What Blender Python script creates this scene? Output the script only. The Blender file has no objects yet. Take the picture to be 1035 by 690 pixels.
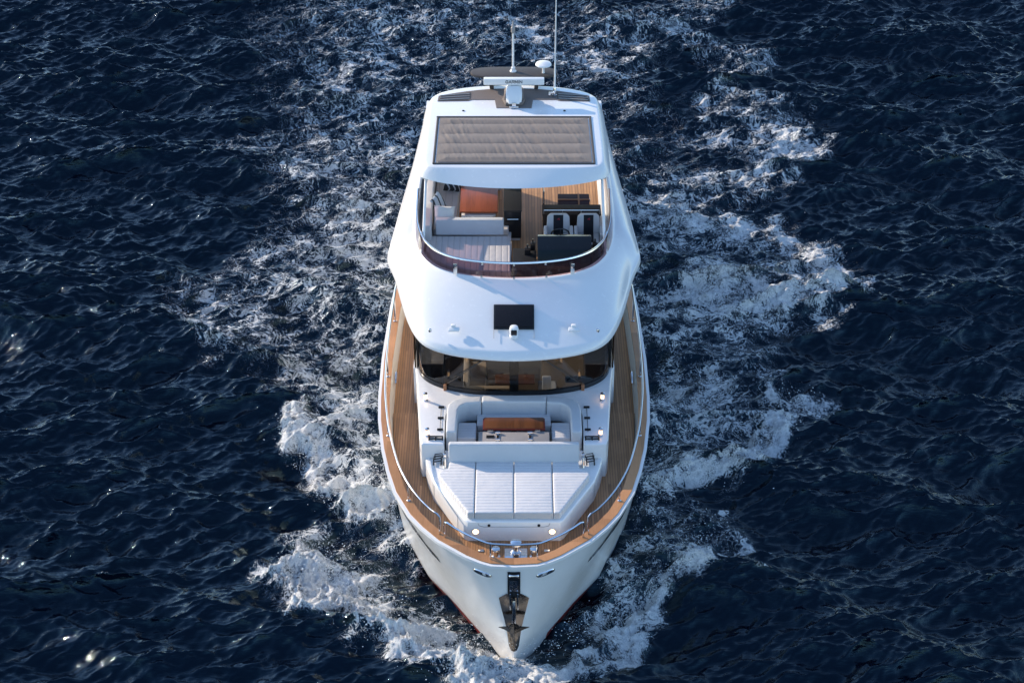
import bpy, bmesh, math, random
import numpy as np
from mathutils import Vector, Matrix, noise as mnoise

random.seed(7)
S = bpy.context.scene
COL = S.collection
R = math.radians

# ------------------------------------------------------------------ camera
cd = bpy.data.cameras.new('camera')
cam = bpy.data.objects.new('camera', cd); COL.objects.link(cam)
cam.location = (0.0, -27.82, 26.0)
cam.rotation_euler = (R(90 - 33), 0, 0)
cd.sensor_width = 36; cd.lens = 1870 / 1035 * 36
cd.shift_x = -0.0019
cd.clip_start = 0.5; cd.clip_end = 9000
S.camera = cam

# ------------------------------------------------------------------ light
SUN_EL = R(22); TO_SUN_XY = Vector((-0.855, 0.515)).normalized()
w = bpy.data.worlds.new('World'); S.world = w; w.use_nodes = True
nt = w.node_tree; nt.nodes.clear()
wo = nt.nodes.new('ShaderNodeOutputWorld'); bg = nt.nodes.new('ShaderNodeBackground')
sky = nt.nodes.new('ShaderNodeTexSky'); sky.sky_type = 'NISHITA'; sky.sun_disc = False
sky.sun_elevation = SUN_EL
sky.sun_rotation = math.atan2(TO_SUN_XY.x, TO_SUN_XY.y)
sky.air_density = 1.0; sky.dust_density = 0.25; sky.ozone_density = 1.5
bg.inputs['Strength'].default_value = 0.15
tn = nt.nodes.new('ShaderNodeMix'); tn.data_type = 'RGBA'; tn.blend_type = 'MULTIPLY'; tn.inputs[0].default_value = 1.0
tn.inputs[7].default_value = (0.91, 0.99, 1.08, 1)
nt.links.new(sky.outputs[0], tn.inputs[6]); nt.links.new(tn.outputs[2], bg.inputs[0]); nt.links.new(bg.outputs[0], wo.inputs[0])
sd = bpy.data.lights.new('sun', 'SUN'); sun = bpy.data.objects.new('sun', sd); COL.objects.link(sun)
sd.energy = 3.15; sd.angle = R(0.5); sd.color = (1.0, 0.83, 0.64)
to_sun = Vector((TO_SUN_XY.x * math.cos(SUN_EL), TO_SUN_XY.y * math.cos(SUN_EL), math.sin(SUN_EL)))
sun.rotation_euler = to_sun.to_track_quat('Z', 'Y').to_euler()
sun.location = (-40, 30, 30)
vs = S.view_settings; vs.view_transform = 'Standard'; vs.look = 'None'; vs.gamma = 1; vs.use_curve_mapping = False
vs.exposure = 0.92

# ------------------------------------------------------------------ materials
class NT:
    def __init__(s, name):
        s.m = bpy.data.materials.new(name); s.m.use_nodes = True
        s.t = s.m.node_tree; s.t.nodes.clear()
        s.out = s.n('ShaderNodeOutputMaterial')
    def n(s, typ, **kw):
        x = s.t.nodes.new(typ)
        for k, v in kw.items(): setattr(x, k, v)
        return x
    def set(s, sock, v):
        if isinstance(v, bpy.types.NodeSocket): s.t.links.new(v, sock)
        elif v is not None: sock.default_value = v
    def math(s, op, a, b=None, c=None, clamp=False):
        x = s.n('ShaderNodeMath', operation=op); x.use_clamp = clamp
        s.set(x.inputs[0], a)
        if b is not None: s.set(x.inputs[1], b)
        if c is not None: s.set(x.inputs[2], c)
        return x.outputs[0]
    def vmath(s, op, a, b=None, sc=None):
        x = s.n('ShaderNodeVectorMath', operation=op); s.set(x.inputs[0], a)
        if b is not None: s.set(x.inputs[1], b)
        if sc is not None: s.set(x.inputs['Scale'], sc)
        return x.outputs[0]
    def noise(s, vec, scale, detail=3, rough=0.55, out='Fac'):
        x = s.n('ShaderNodeTexNoise'); s.set(x.inputs['Vector'], vec)
        x.inputs['Scale'].default_value = scale; x.inputs['Detail'].default_value = detail; x.inputs['Roughness'].default_value = rough
        return x.outputs[0] if out == 'Fac' else x.outputs[1]
    def ramp(s, fac, stops):
        x = s.n('ShaderNodeValToRGB'); s.set(x.inputs[0], fac); e = x.color_ramp.elements
        while len(e) < len(stops): e.new(0.5)
        for i, (p, c) in enumerate(stops):
            e[i].position = p; e[i].color = (c[0], c[1], c[2], 1)
        return x.outputs[0]
    def smooth(s, v, a, b):
        x = s.n('ShaderNodeMapRange', interpolation_type='SMOOTHSTEP'); s.set(x.inputs[0], v)
        s.set(x.inputs[1], a); s.set(x.inputs[2], b); x.inputs[3].default_value = 0; x.inputs[4].default_value = 1
        return x.outputs[0]
    def mix(s, f, a, b):
        x = s.n('ShaderNodeMix', data_type='RGBA'); s.set(x.inputs[0], f); s.set(x.inputs[6], a); s.set(x.inputs[7], b)
        return x.outputs[2]
    def bump(s, h, strength=0.3, dist=0.01, normal=None):
        x = s.n('ShaderNodeBump'); s.set(x.inputs['Height'], h); x.inputs['Strength'].default_value = strength
        x.inputs['Distance'].default_value = dist
        if normal is not None: s.set(x.inputs['Normal'], normal)
        return x.outputs[0]
    def pos(s): return s.n('ShaderNodeNewGeometry').outputs['Position']
    def obj(s): return s.n('ShaderNodeTexCoord').outputs['Object']
    def bsdf(s, color, rough=0.5, metal=0, normal=None, coat=0, coat_r=0.05, spec=None, ior=None, sheen=0):
        b = s.n('ShaderNodeBsdfPrincipled')
        s.set(b.inputs['Base Color'], color if isinstance(color, bpy.types.NodeSocket) else (*color, 1))
        s.set(b.inputs['Roughness'], rough); s.set(b.inputs['Metallic'], metal)
        if normal is not None: s.set(b.inputs['Normal'], normal)
        b.inputs['Coat Weight'].default_value = coat; b.inputs['Coat Roughness'].default_value = coat_r
        if ior: b.inputs['IOR'].default_value = ior
        if spec is not None: s.set(b.inputs['Specular IOR Level'], spec)
        b.inputs['Sheen Weight'].default_value = sheen
        return b
    def done(s, sh):
        s.t.links.new(sh.outputs[0] if not isinstance(sh, bpy.types.NodeSocket) else sh, s.out.inputs[0]); return s.m

def c4(c): return (c[0], c[1], c[2], 1.0)

def m_gelcoat(name, col=(0.80, 0.80, 0.80), rough=0.22):
    k = NT(name); p = k.pos()
    n1 = k.noise(p, 1.3, 4); n2 = k.noise(p, 9, 5, 0.65)
    f = k.math('ADD', k.math('MULTIPLY', n1, 0.6), k.math('MULTIPLY', n2, 0.4))
    c = k.mix(f, c4([x * 0.93 for x in col]), c4([min(x * 1.05, 0.87) for x in col]))
    r = k.math('MULTIPLY_ADD', n2, 0.18, rough - 0.06)
    nb = k.bump(k.noise(p, 1.1, 2), 0.12, 0.05)
    return k.done(k.bsdf(c, r, 0, nb, coat=0.35, coat_r=0.08))

def m_teak(name, tint=(0.34, 0.185, 0.085), plank=0.055, axis='X', rough=0.55, seam=True, coat=0.0):
    k = NT(name); p = k.pos()
    sx = k.n('ShaderNodeSeparateXYZ'); k.set(sx.inputs[0], p)
    a, b = (sx.outputs[0], sx.outputs[1]) if axis == 'X' else (sx.outputs[1], sx.outputs[0])
    q = k.math('DIVIDE', a, plank); idx = k.math('FLOOR', q); fr = k.math('FRACT', q)
    wn = k.n('ShaderNodeTexWhiteNoise', noise_dimensions='2D')
    off = k.math('FLOOR', k.math('DIVIDE', k.math('ADD', b, k.math('MULTIPLY', idx, 1.37)), 2.1))
    cx = k.n('ShaderNodeCombineXYZ'); k.set(cx.inputs[0], idx); k.set(cx.inputs[1], off); k.set(wn.inputs['Vector'], cx.outputs[0])
    cg = k.n('ShaderNodeCombineXYZ'); k.set(cg.inputs[0], k.math('MULTIPLY', a, 40.0)); k.set(cg.inputs[1], k.math('MULTIPLY', b, 2.5)); k.set(cg.inputs[2], sx.outputs[2])
    grain = k.noise(cg.outputs[0], 1.0, 5, 0.65)
    v = k.math('ADD', k.math('MULTIPLY', wn.outputs[0], 0.62), k.math('MULTIPLY', grain, 0.62))
    wear = k.noise(p, 0.9, 4, 0.6)
    v = k.math('ADD', v, k.math('MULTIPLY', k.math('SUBTRACT', wear, 0.5), 0.9))
    t = tint
    col = k.ramp(v, [(0.15, [x * 0.68 for x in t]), (0.55, t), (0.95, [min(1, x * 1.35 + 0.02) for x in t])])
    nrm = k.bump(grain, 0.15, 0.004)
    if seam:
        d = k.math('ABSOLUTE', k.math('SUBTRACT', fr, 0.5))
        sm = k.smooth(d, 0.43, 0.465)
        col = k.mix(sm, col, (0.022, 0.018, 0.016, 1))
        nrm = k.bump(k.math('SUBTRACT', 1.0, sm), 0.25, 0.003, nrm)
    return k.done(k.bsdf(col, k.math('MULTIPLY_ADD', grain, 0.2, rough - 0.1), 0, nrm, coat=coat))

def m_upholstery(name, col=(0.62, 0.62, 0.63), channel=None, axis='Y', rough=0.62, depth=0.016):
    k = NT(name); p = k.pos()
    wv = k.noise(p, 260, 2); big = k.noise(p, 2.2, 4, 0.6)
    c = k.mix(big, c4([x * 0.90 for x in col]), c4([min(x * 1.06, 0.85) for x in col]))
    nrm = k.bump(big, 0.6, 0.04)
    nrm = k.bump(wv, 0.12, 0.002, nrm)
    if channel:
        sx = k.n('ShaderNodeSeparateXYZ'); k.set(sx.inputs[0], p)
        fr = k.math('FRACT', k.math('DIVIDE', sx.outputs[1 if axis == 'Y' else 0], channel))
        d = k.math('MULTIPLY', k.math('ABSOLUTE', k.math('SUBTRACT', fr, 0.5)), 2)
        h = k.math('POWER', k.math('SUBTRACT', 1.0, k.math('POWER', d, 3.0)), 0.5)
        st = k.smooth(d, 0.86, 0.97)
        c = k.mix(k.math('MULTIPLY', st, 0.45), c, c4([x * 0.42 for x in col]))
        nrm = k.bump(h, 0.55, depth, nrm)
    return k.done(k.bsdf(c, rough, 0, nrm, sheen=0.15))

def m_plain(name, col, rough=0.4, metal=0, coat=0, var=0.12, scale=6, bump=0.05):
    k = NT(name); p = k.pos(); n = k.noise(p, scale, 5, 0.6)
    c = k.mix(n, c4([x * (1 - var) for x in col]), c4([min(1, x * (1 + var)) for x in col]))
    r = k.math('MULTIPLY_ADD', n, 0.16, max(0.02, rough - 0.08))
    return k.done(k.bsdf(c, r, metal, k.bump(n, bump, 0.01), coat=coat, spec=0.5 if metal or max(col) > 0.05 else 0.12))

def m_wood_gloss(name, t, axis=0, coat=0.6, rough=0.3):
    k = NT(name); p = k.pos()
    sx = k.n('ShaderNodeSeparateXYZ'); k.set(sx.inputs[0], p)
    cg = k.n('ShaderNodeCombineXYZ')
    k.set(cg.inputs[0], k.math('MULTIPLY', sx.outputs[0], 30.0 if axis == 0 else 2.0))
    k.set(cg.inputs[1], k.math('MULTIPLY', sx.outputs[1], 2.0 if axis == 0 else 30.0))
    g = k.noise(cg.outputs[0], 1.0, 6, 0.65)
    fr = k.math('FRACT', k.math('DIVIDE', sx.outputs[axis], 0.11))
    wn = k.n('ShaderNodeTexWhiteNoise', noise_dimensions='1D'); k.set(wn.inputs['W'], k.math('FLOOR', k.math('DIVIDE', sx.outputs[axis], 0.11)))
    v = k.math('ADD', k.math('MULTIPLY', g, 0.8), k.math('MULTIPLY', wn.outputs[0], 0.35))
    c = k.ramp(v, [(0.2, [x * 0.5 for x in t]), (0.55, t), (0.95, [min(1, x * 1.5) for x in t])])
    return k.done(k.bsdf(c, rough, 0, None, coat=coat, coat_r=0.12))

def m_glass(name, tint, refl_rough=0.02, body=None, opacity=0.0):
    k = NT(name)
    tr = k.n('ShaderNodeBsdfTransparent'); tr.inputs[0].default_value = c4(tint)
    gl = k.n('ShaderNodeBsdfGlossy'); gl.inputs[0].default_value = (1, 1, 1, 1); gl.inputs['Roughness'].default_value = refl_rough
    fr = k.n('ShaderNodeFresnel'); fr.inputs[0].default_value = 1.5
    base = tr.outputs[0]
    if body:
        df = k.bsdf(body, 0.3); mx0 = k.n('ShaderNodeMixShader'); mx0.inputs[0].default_value = opacity
        k.t.links.new(tr.outputs[0], mx0.inputs[1]); k.t.links.new(df.outputs[0], mx0.inputs[2]); base = mx0.outputs[0]
    mx = k.n('ShaderNodeMixShader'); k.t.links.new(fr.outputs[0], mx.inputs[0])
    k.t.links.new(base, mx.inputs[1]); k.t.links.new(gl.outputs[0], mx.inputs[2])
    return k.done(mx.outputs[0])

def m_lamp(name, col, strength):
    k = NT(name); e = k.n('ShaderNodeEmission'); e.inputs[0].default_value = c4(col); e.inputs[1].default_value = strength
    return k.done(e)

def m_cover(name):
    k = NT(name); p = k.pos(); wv = k.noise(p, 180, 2); big = k.noise(p, 1.7, 4)
    c = k.mix(big, (0.15, 0.120, 0.10, 1), (0.22, 0.18, 0.152, 1))
    return k.done(k.bsdf(c, 0.75, 0, k.bump(wv, 0.2, 0.002), sheen=0.1))

def m_stripe_fabric(name, a, b, period=0.12):
    k = NT(name); o = k.obj(); sx = k.n('ShaderNodeSeparateXYZ'); k.set(sx.inputs[0], o)
    u = k.math('FRACT', k.math('DIVIDE', k.math('ADD', sx.outputs[0], sx.outputs[1]), period))
    c = k.mix(k.math('GREATER_THAN', u, 0.72), c4(a), c4(b))
    return k.done(k.bsdf(c, 0.8, 0, k.bump(k.noise(o, 9, 4), 0.5, 0.03)))

M = {}
M['gel'] = m_gelcoat('white_gelcoat')
M['hullwhite'] = m_gelcoat('white_hull_paint', (0.80, 0.80, 0.79), 0.2)
M['cream'] = m_gelcoat('cream_gelcoat', (0.72, 0.68, 0.60), 0.35)
M['deck'] = m_teak('teak_deck', (0.34, 0.165, 0.066))
M['cap'] = m_teak('teak_cap', (0.37, 0.165, 0.054), 0.9, 'X', 0.45, False, 0.25)
M['fdeck'] = m_teak('fly_teak', (0.40, 0.22, 0.10), 0.07)
M['pad'] = m_upholstery('pad_fabric', (0.66, 0.65, 0.65), 0.098, 'Y')
M['lounge'] = m_upholstery('lounge_fabric', (0.60, 0.585, 0.58), 0.135, 'X')
M['seat'] = m_upholstery('seat_fabric', (0.60, 0.60, 0.62), 0.09, 'Y', depth=0.01)
M['cush'] = m_upholstery('cushion_fabric', (0.52, 0.54, 0.56))
M['fcush'] = m_upholstery('fly_cushion_fabric', (0.60, 0.58, 0.56))
M['sidefab'] = m_upholstery('fly_side_fabric', (0.62, 0.59, 0.57), 0.16, 'X')
M['beige'] = m_upholstery('beige_leather', (0.50, 0.38, 0.25))
M['mahog'] = m_wood_gloss('varnished_mahogany', (0.26, 0.062, 0.022), 0, 0.15, 0.45)
M['mahogf'] = m_wood_gloss('varnished_teak_table', (0.125, 0.043, 0.014), 0, 0.2, 0.4)
M['redtrim'] = m_plain('red_trim', (0.14, 0.02, 0.014), 0.4)
M['steel'] = m_plain('polished_steel', (0.72, 0.72, 0.73), 0.14, 1.0, var=0.06)
M['dsteel'] = m_plain('mirror_steel', (0.20, 0.18, 0.16), 0.12, 1.0, var=0.2, scale=9, bump=0.25)
M['black'] = m_plain('black_gloss', (0.018, 0.02, 0.023), 0.25, coat=0.4)
M['bfab'] = m_plain('black_fabric', (0.022, 0.024, 0.028), 0.7, bump=0.3)
M['navy'] = m_plain('dark_blue_cover', (0.008, 0.020, 0.028), 0.5, bump=0.3)
M['grey'] = m_plain('grey_panel', (0.33, 0.31, 0.30), 0.5)
M['antislip'] = m_plain('brown_grey_panel', (0.17, 0.14, 0.125), 0.7, scale=60, bump=0.2)
M['louvre'] = m_plain('dark_louvre', (0.06, 0.05, 0.045), 0.6)
M['wbar'] = m_plain('dark_brown_worktop', (0.045, 0.032, 0.026), 0.6)
M['purple'] = m_plain('plum_top', (0.045, 0.026, 0.036), 0.6)
M['tan'] = m_plain('tan_strap', (0.30, 0.13, 0.06), 0.6)
M['wscreen'] = m_glass('windscreen_glass', (0.42, 0.44, 0.46), 0.01)
M['sideglass'] = m_glass('side_window_glass', (0.9, 0.9, 0.9), 0.01)
M['plum'] = m_glass('plum_tinted_glass', (0.52, 0.36, 0.39), 0.02, (0.12, 0.045, 0.05), 0.16)
M['dglass'] = m_plain('dark_glass', (0.012, 0.010, 0.011), 0.06, coat=0.5, bump=0.0)
M['hwin'] = m_plain('hull_window_glass', (0.07, 0.065, 0.06), 0.25, coat=0.5, bump=0.0)
M['cover'] = m_cover('taupe_cover_cloth')
M['red'] = m_plain('red_antifouling', (0.18, 0.012, 0.012), 0.5)
M['wpil'] = m_plain('white_pillow_cloth', (0.72, 0.71, 0.68), 0.85, scale=5, bump=0.9)
M['bpil'] = m_stripe_fabric('striped_pillow_cloth', (0.55, 0.62, 0.68), (0.04, 0.05, 0.06), 0.24)
M['kpil'] = m_stripe_fabric('black_pillow_cloth', (0.025, 0.027, 0.03), (0.5, 0.5, 0.5), 0.10)
M['warm'] = m_lamp('warm_lamp_light', (1.0, 0.62, 0.34), 2.2)
M['warmlow'] = m_lamp('warm_spot_light', (1.0, 0.72, 0.46), 2.2)
M['inside'] = m_plain('interior_lining', (0.15, 0.12, 0.09), 0.6)
M['logo'] = m_plain('red_emblem', (0.45, 0.02, 0.03), 0.5)
M['letter'] = m_plain('grey_lettering', (0.10, 0.10, 0.11), 0.5)
M['radar'] = m_gelcoat('radar_white', (0.80, 0.80, 0.79), 0.35)

# ------------------------------------------------------------------ object helpers
WLOC = {}
def link_mesh(name, bm, mat, parent=None, angle=32, sub=0, normals=True):
    if normals: bmesh.ops.recalc_face_normals(bm, faces=bm.faces[:])
    me = bpy.data.meshes.new(name)
    vv = [v.co for v in bm.verts]
    lo = Vector((min(v.x for v in vv), min(v.y for v in vv), min(v.z for v in vv)))
    hi = Vector((max(v.x for v in vv), max(v.y for v in vv), max(v.z for v in vv)))
    c = Vector(((lo.x + hi.x) / 2, (lo.y + hi.y) / 2, lo.z))
    bmesh.ops.translate(bm, verts=bm.verts[:], vec=-c)
    bm.to_mesh(me); bm.free()
    me.polygons.foreach_set('use_smooth', [True] * len(me.polygons))
    if not sub: me.set_sharp_from_angle(angle=R(angle))
    me.materials.append(mat)
    o = bpy.data.objects.new(name, me); COL.objects.link(o)
    pl = WLOC.get(parent.name, Vector((0, 0, 0))) if parent else Vector((0, 0, 0))
    o.location = c - pl; o.parent = parent; WLOC[o.name] = c
    if sub:
        md = o.modifiers.new('smooth', 'SUBSURF'); md.levels = sub; md.render_levels = sub
    return o

def thing(name, label, cat, loc, group=None):
    o = bpy.data.objects.new(name, None); COL.objects.link(o); o.empty_display_size = 0.2
    o.location = loc; WLOC[o.name] = Vector(loc); o['label'] = label; o['category'] = cat
    if group: o['group'] = group
    return o

def tag(o, label, cat, group=None):
    o['label'] = label; o['category'] = cat
    if group: o['group'] = group
    return o

def B(): return bmesh.new()

def bev(bm, faces_or_edges, off, seg=2):
    bmesh.ops.bevel(bm, geom=faces_or_edges, offset=off, segments=seg, profile=0.6, affect='EDGES', clamp_overlap=True)

def add(bm, src):
    me = bpy.data.meshes.new('tmp'); src.to_mesh(me); src.free(); bm.from_mesh(me); bpy.data.meshes.remove(me)

def box(bm, c, s, bevel=0.0, seg=2, rz=0.0, rx=0.0, ry=0.0):
    t = B(); bmesh.ops.create_cube(t, size=1)
    bmesh.ops.scale(t, verts=t.verts[:], vec=s)
    if bevel: bev(t, t.edges[:], bevel, seg)
    m = Matrix.Translation(c) @ Matrix.Rotation(rz, 4, 'Z') @ Matrix.Rotation(ry, 4, 'Y') @ Matrix.Rotation(rx, 4, 'X')
    bmesh.ops.transform(t, matrix=m, verts=t.verts[:]); add(bm, t); return bm

def prism(bm, pts, z0, z1, bevel=0.0, seg=2, top_only=False):
    t = B()
    a = [t.verts.new((x, y, z0)) for x, y in pts]; b = [t.verts.new((x, y, z1)) for x, y in pts]
    t.faces.new(a[::-1]); ft = t.faces.new(b); n = len(pts)
    for i in range(n): t.faces.new((a[i], a[(i + 1) % n], b[(i + 1) % n], b[i]))
    bmesh.ops.recalc_face_normals(t, faces=t.faces[:])
    if bevel:
        if top_only: ed = list(ft.edges)
        else: ed = t.edges[:]
        bev(t, ed, bevel, seg)
    add(bm, t); return bm

def tube(bm, pts, r, n=8, caps=True):
    P = [Vector(p) for p in pts]; rings = []; up = Vector((0, 0, 1))
    ns = None
    for i, p in enumerate(P):
        d = (P[min(i + 1, len(P) - 1)] - P[max(i - 1, 0)]).normalized()
        if ns is None:
            ns = d.cross(up if abs(d.z) < 0.95 else Vector((1, 0, 0))).normalized()
        else:
            ns = (ns - d * ns.dot(d)).normalized()
        bt = d.cross(ns); rr = r[i] if isinstance(r, (list, tuple)) else r
        rings.append([bm.verts.new(p + (ns * math.cos(2 * math.pi * k / n) + bt * math.sin(2 * math.pi * k / n)) * rr) for k in range(n)])
    for a, b in zip(rings, rings[1:]):
        for k in range(n): bm.faces.new((a[k], a[(k + 1) % n], b[(k + 1) % n], b[k]))
    if caps: bm.faces.new(rings[0][::-1]); bm.faces.new(rings[-1])
    return bm

def lathe(bm, prof, c, n=20, axis='Z'):
    rings = []
    t = B()
    for r_, z in prof:
        rings.append([t.verts.new((max(r_, 1e-4) * math.cos(2 * math.pi * k / n), max(r_, 1e-4) * math.sin(2 * math.pi * k / n), z)) for k in range(n)])
    for a, b in zip(rings, rings[1:]):
        for k in range(n): t.faces.new((a[k], a[(k + 1) % n], b[(k + 1) % n], b[k]))
    t.faces.new(rings[0][::-1]); t.faces.new(rings[-1])
    m = Matrix.Translation(c)
    if axis == 'Y': m = m @ Matrix.Rotation(R(-90), 4, 'X')
    if axis == '-Y': m = m @ Matrix.Rotation(R(90), 4, 'X')
    if axis == 'X': m = m @ Matrix.Rotation(R(90), 4, 'Y')
    bmesh.ops.transform(t, matrix=m, verts=t.verts[:]); add(bm, t); return bm

def loft(bm, rows, close=False):
    vs_ = [[bm.verts.new(p) for p in row] for row in rows]
    for a, b in zip(vs_, vs_[1:]):
        n = len(a)
        for i in range(n if close else n - 1):
            j = (i + 1) % n
            bm.faces.new((a[i], a[j], b[j], b[i]))
    return vs_

def mirror_line(h):            # half line starting on the centre plane -> full line, left to right
    return [(-p[0], *p[1:]) for p in h[::-1]] + [tuple(p) for p in h[1:]] if abs(h[0][0]) < 1e-6 else [(-p[0], *p[1:]) for p in h[::-1]] + [tuple(p) for p in h]

def smooth_pts(pts, n):        # Catmull-Rom through the points
    P = [np.array(p, float) for p in pts]; P = [2 * P[0] - P[1]] + P + [2 * P[-1] - P[-2]]
    out = []
    for i in range(1, len(P) - 2):
        for k in range(n):
            t = k / n; a, b, c, d = P[i - 1], P[i], P[i + 1], P[i + 2]
            out.append(tuple(0.5 * ((2 * b) + (c - a) * t + (2 * a - 5 * b + 4 * c - d) * t * t + (3 * b - a - 3 * c + d) * t ** 3)))
    out.append(tuple(P[-2])); return out

# ------------------------------------------------------------------ hull shape
BY = [0.0, 0.035, 0.12, 0.3, 0.79, 1.2, 1.61, 2.36, 3.1, 3.87, 4.92, 5.78, 7.4, 9.7, 12, 16, 20.5]
BX = [0.0, 0.46, 0.66, 0.95, 1.53, 1.86, 2.13, 2.46, 2.65, 2.80, 2.93, 2.98, 3.0, 2.94, 2.80, 2.58, 2.35]
WY = [0.0, 1.05, 2.03, 2.75, 4.1, 5.65, 8.5, 12.0, 16, 20.5]
WX = [0.0, 0.75, 1.36, 1.88, 2.40, 2.76, 2.86, 2.70, 2.45, 2.2]
def zsheer(y): return float(np.interp(y, [0, 5, 10, 20.5], [2.70, 2.70, 2.60, 2.25]))
def ystem(z): return 0.26 * (1 - z / 2.7)
def half(y, z):
    ys = ystem(z); yy = max(0.0, (y - ys) * 20.5 / (20.5 - ys))
    b = float(np.interp(yy, BY, BX)); wl = float(np.interp(yy, WY, WX))
    if z < 0: return wl * (1 + 0.3 * z)
    t = min(1.0, z / zsheer(y)) ** 1.12
    return wl * (1 - t) + b * t
def ysolve(x, z):
    lo, hi = ystem(z), 9.0
    for _ in range(40):
        m = (lo + hi) / 2
        if half(m, z) < x: lo = m
        else: hi = m
    return hi
def inset_line(ys, d):         # sheer line in plan moved inboard by d
    pts = [(half(y, 2.7) if y > 0 else 0.0, y) for y in ys]
    out = []
    for i, (x, y) in enumerate(pts):
        if i == 0: out.append((0.0, y + d)); continue
        a = pts[i - 1]; b = pts[min(i + 1, len(pts) - 1)]
        tx, ty = b[0] - a[0], b[1] - a[1]; L = math.hypot(tx, ty)
        out.append((max(0.02, x - ty / L * d), y + tx / L * d))
    return out
HY = [0.0, 0.012, 0.035, 0.075, 0.12, 0.2, 0.3, 0.42, 0.58, 0.79, 1.0, 1.2, 1.4, 1.61, 1.85, 2.1, 2.36, 2.7, 3.1, 3.5, 3.87, 4.4, 4.92, 5.35, 5.78, 6.5, 7.4, 8.5, 9.7, 11, 12.4, 14, 16, 18, 20.5]

YACHT = thing('motor_yacht', 'large white motor yacht with teak decks under way, seen from ahead and above', 'yacht', (0, 10, 0))

# hull
bm = B(); rows = []
ZS = [-0.8, -0.4, -0.1, 0.0, 0.15, 0.35, 0.6, 0.9, 1.2, 1.5, 1.8, 2.05, 2.3, 2.5, 1.0]
for zi, z in enumerate(ZS):
    half_row = []
    for y in HY:
        zz = z if zi < len(ZS) - 1 else zsheer(y)
        zz = min(zz, zsheer(y)) if zi < len(ZS) - 1 else zz
        if zi < len(ZS) - 1: zz = z * zsheer(y) / 2.7 if z > 0 else z
        ys = ystem(min(zz, 2.7)); yy = ys + y * (20.5 - ys) / 20.5
        half_row.append((half(yy, zz) if y > 0 else 0.0, yy, zz))
    rows.append(mirror_line(half_row))
vsl = loft(bm, rows)
bm.faces.new([r_[0] for r_ in vsl] + [r_[-1] for r_ in vsl][::-1])
HULL = link_mesh('hull', bm, M['hullwhite'], YACHT, 28)

# red boot stripe following the waterline
bm = B(); rows = []
for z in (-0.35, -0.12):
    rows.append([(-(half(ystem(z) + y, z) + 0.006), ystem(z) + y - 0.006, z) for y in HY if y > 0.9])
loft(bm, rows); rows = [[(-x, y, z) for x, y, z in r_] for r_ in rows]; loft(bm, rows); link_mesh('boot_stripe', bm, M['red'], HULL)

# long hull window slits
for s in (-1, 1):
    bm = B(); rows = [[], []]
    for i in range(15):
        t = i / 14; y = 1.38 + 1.75 * t; zc = 1.74 + 0.24 * t; hw = 0.015 + 0.15 * math.sin(math.pi * min(1, 0.08 + t * 0.85)) ** 0.7
        for j, z in enumerate((zc - hw, zc + hw)): rows[j].append((s * (half(y, z) + 0.008), y - 0.006, z))
    loft(bm, rows); link_mesh('hull_window', bm, M['hwin'], HULL)

# cap rail: profile swept along the sheer
def sheer_sweep(d0, d1, z0, z1, ys=HY):
    a = inset_line(ys, d0); b = inset_line(ys, d1); bm = B(); rows = []
    for line, dz in ((a, z0), (a, z1), (b, z1), (b, z0)):
        rows.append(mirror_line([(x, y, zsheer(yy) + dz) for (x, y), yy in zip(line, ys)]))
    rows.append(rows[0]); loft(bm, rows); bmesh.ops.remove_doubles(bm, verts=bm.verts[:], dist=1e-5); return bm
link_mesh('rubbing_edge', sheer_sweep(-0.02, 0.045, -0.05, 0.015), M['hullwhite'], HULL)
CAPR = link_mesh('cap_rail', sheer_sweep(0.046, 0.235, -0.02, 0.035), M['cap'], YACHT)
# bulwark lining
YL = [y for y in HY if y < 19.5]
bm = B(); a = inset_line(YL, 0.215); b = inset_line(YL, 0.34)
loft(bm, [mirror_line([(x, y, zsheer(yy) - 0.02) for (x, y), yy in zip(a, YL)]), mirror_line([(x, y, 2.0) for (x, y), yy in zip(b, YL)])])
LIN = link_mesh('bulwark_lining', bm, M['cream'], YACHT)

# deck sheets (forward deck one step above the side decks)
def deck_sheet(y0, y1, z):
    ys = [y for y in np.linspace(y0, y1, 40)]
    ys = sorted(set(ys)); bm = B(); rows = []
    base = inset_line(HY, 0.30); bx = [p[0] for p in base]; by = [p[1] for p in base]
    rows = [[(-float(np.interp(y, by, bx)), y, z) for y in ys], [(0, y, z) for y in ys], [(float(np.interp(y, by, bx)), y, z) for y in ys]]
    loft(bm, rows); return bm
bm = deck_sheet(0.31, 5.75, 2.30)
add(bm, deck_sheet(5.75, 19.6, 2.20))
box(bm, (0, 5.755, 2.25), (5.2, 0.01, 0.099))
DECK = link_mesh('deck', bm, M['deck'], YACHT)

# ------------------------------------------------------------------ coachroof round the lounge
WB = [(0, 5.23), (0.66, 5.25), (1.0, 5.30), (1.35, 5.40), (1.68, 5.57), (1.92, 5.78), (2.06, 6.02), (2.13, 6.3)]   # windscreen foot (half, plan)
out_h = [(1.47, 3.42), (1.93, 3.44), (1.98, 3.62), (2.05, 4.6), (2.12, 5.6), (2.19, 6.6), (2.19, 8.0)]
inn_h = [(1.46, 3.42), (1.46, 4.5), (1.42, 4.72), (1.30, 4.88), (1.1, 4.97), (0.7, 5.0)]
back_h = [(2.19, 6.3), (2.06, 6.3), (2.00, 6.08), (1.86, 5.83), (1.63, 5.63), (1.32, 5.46), (0.98, 5.36), (0.64, 5.31), (0.0, 5.29)]
out_h = out_h[1:5]
rt = [(1.46, 3.42)] + out_h + back_h
poly = rt + [(-x, y) for x, y in rt[::-1][1:]] + [(-x, y) for x, y in inn_h[1:]] + inn_h[::-1][:-1]
bm = B(); prism(bm, poly, 2.15, 3.15, 0.05, 3, True)
COACH = link_mesh('coachroof', bm, M['gel'], YACHT)
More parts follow.
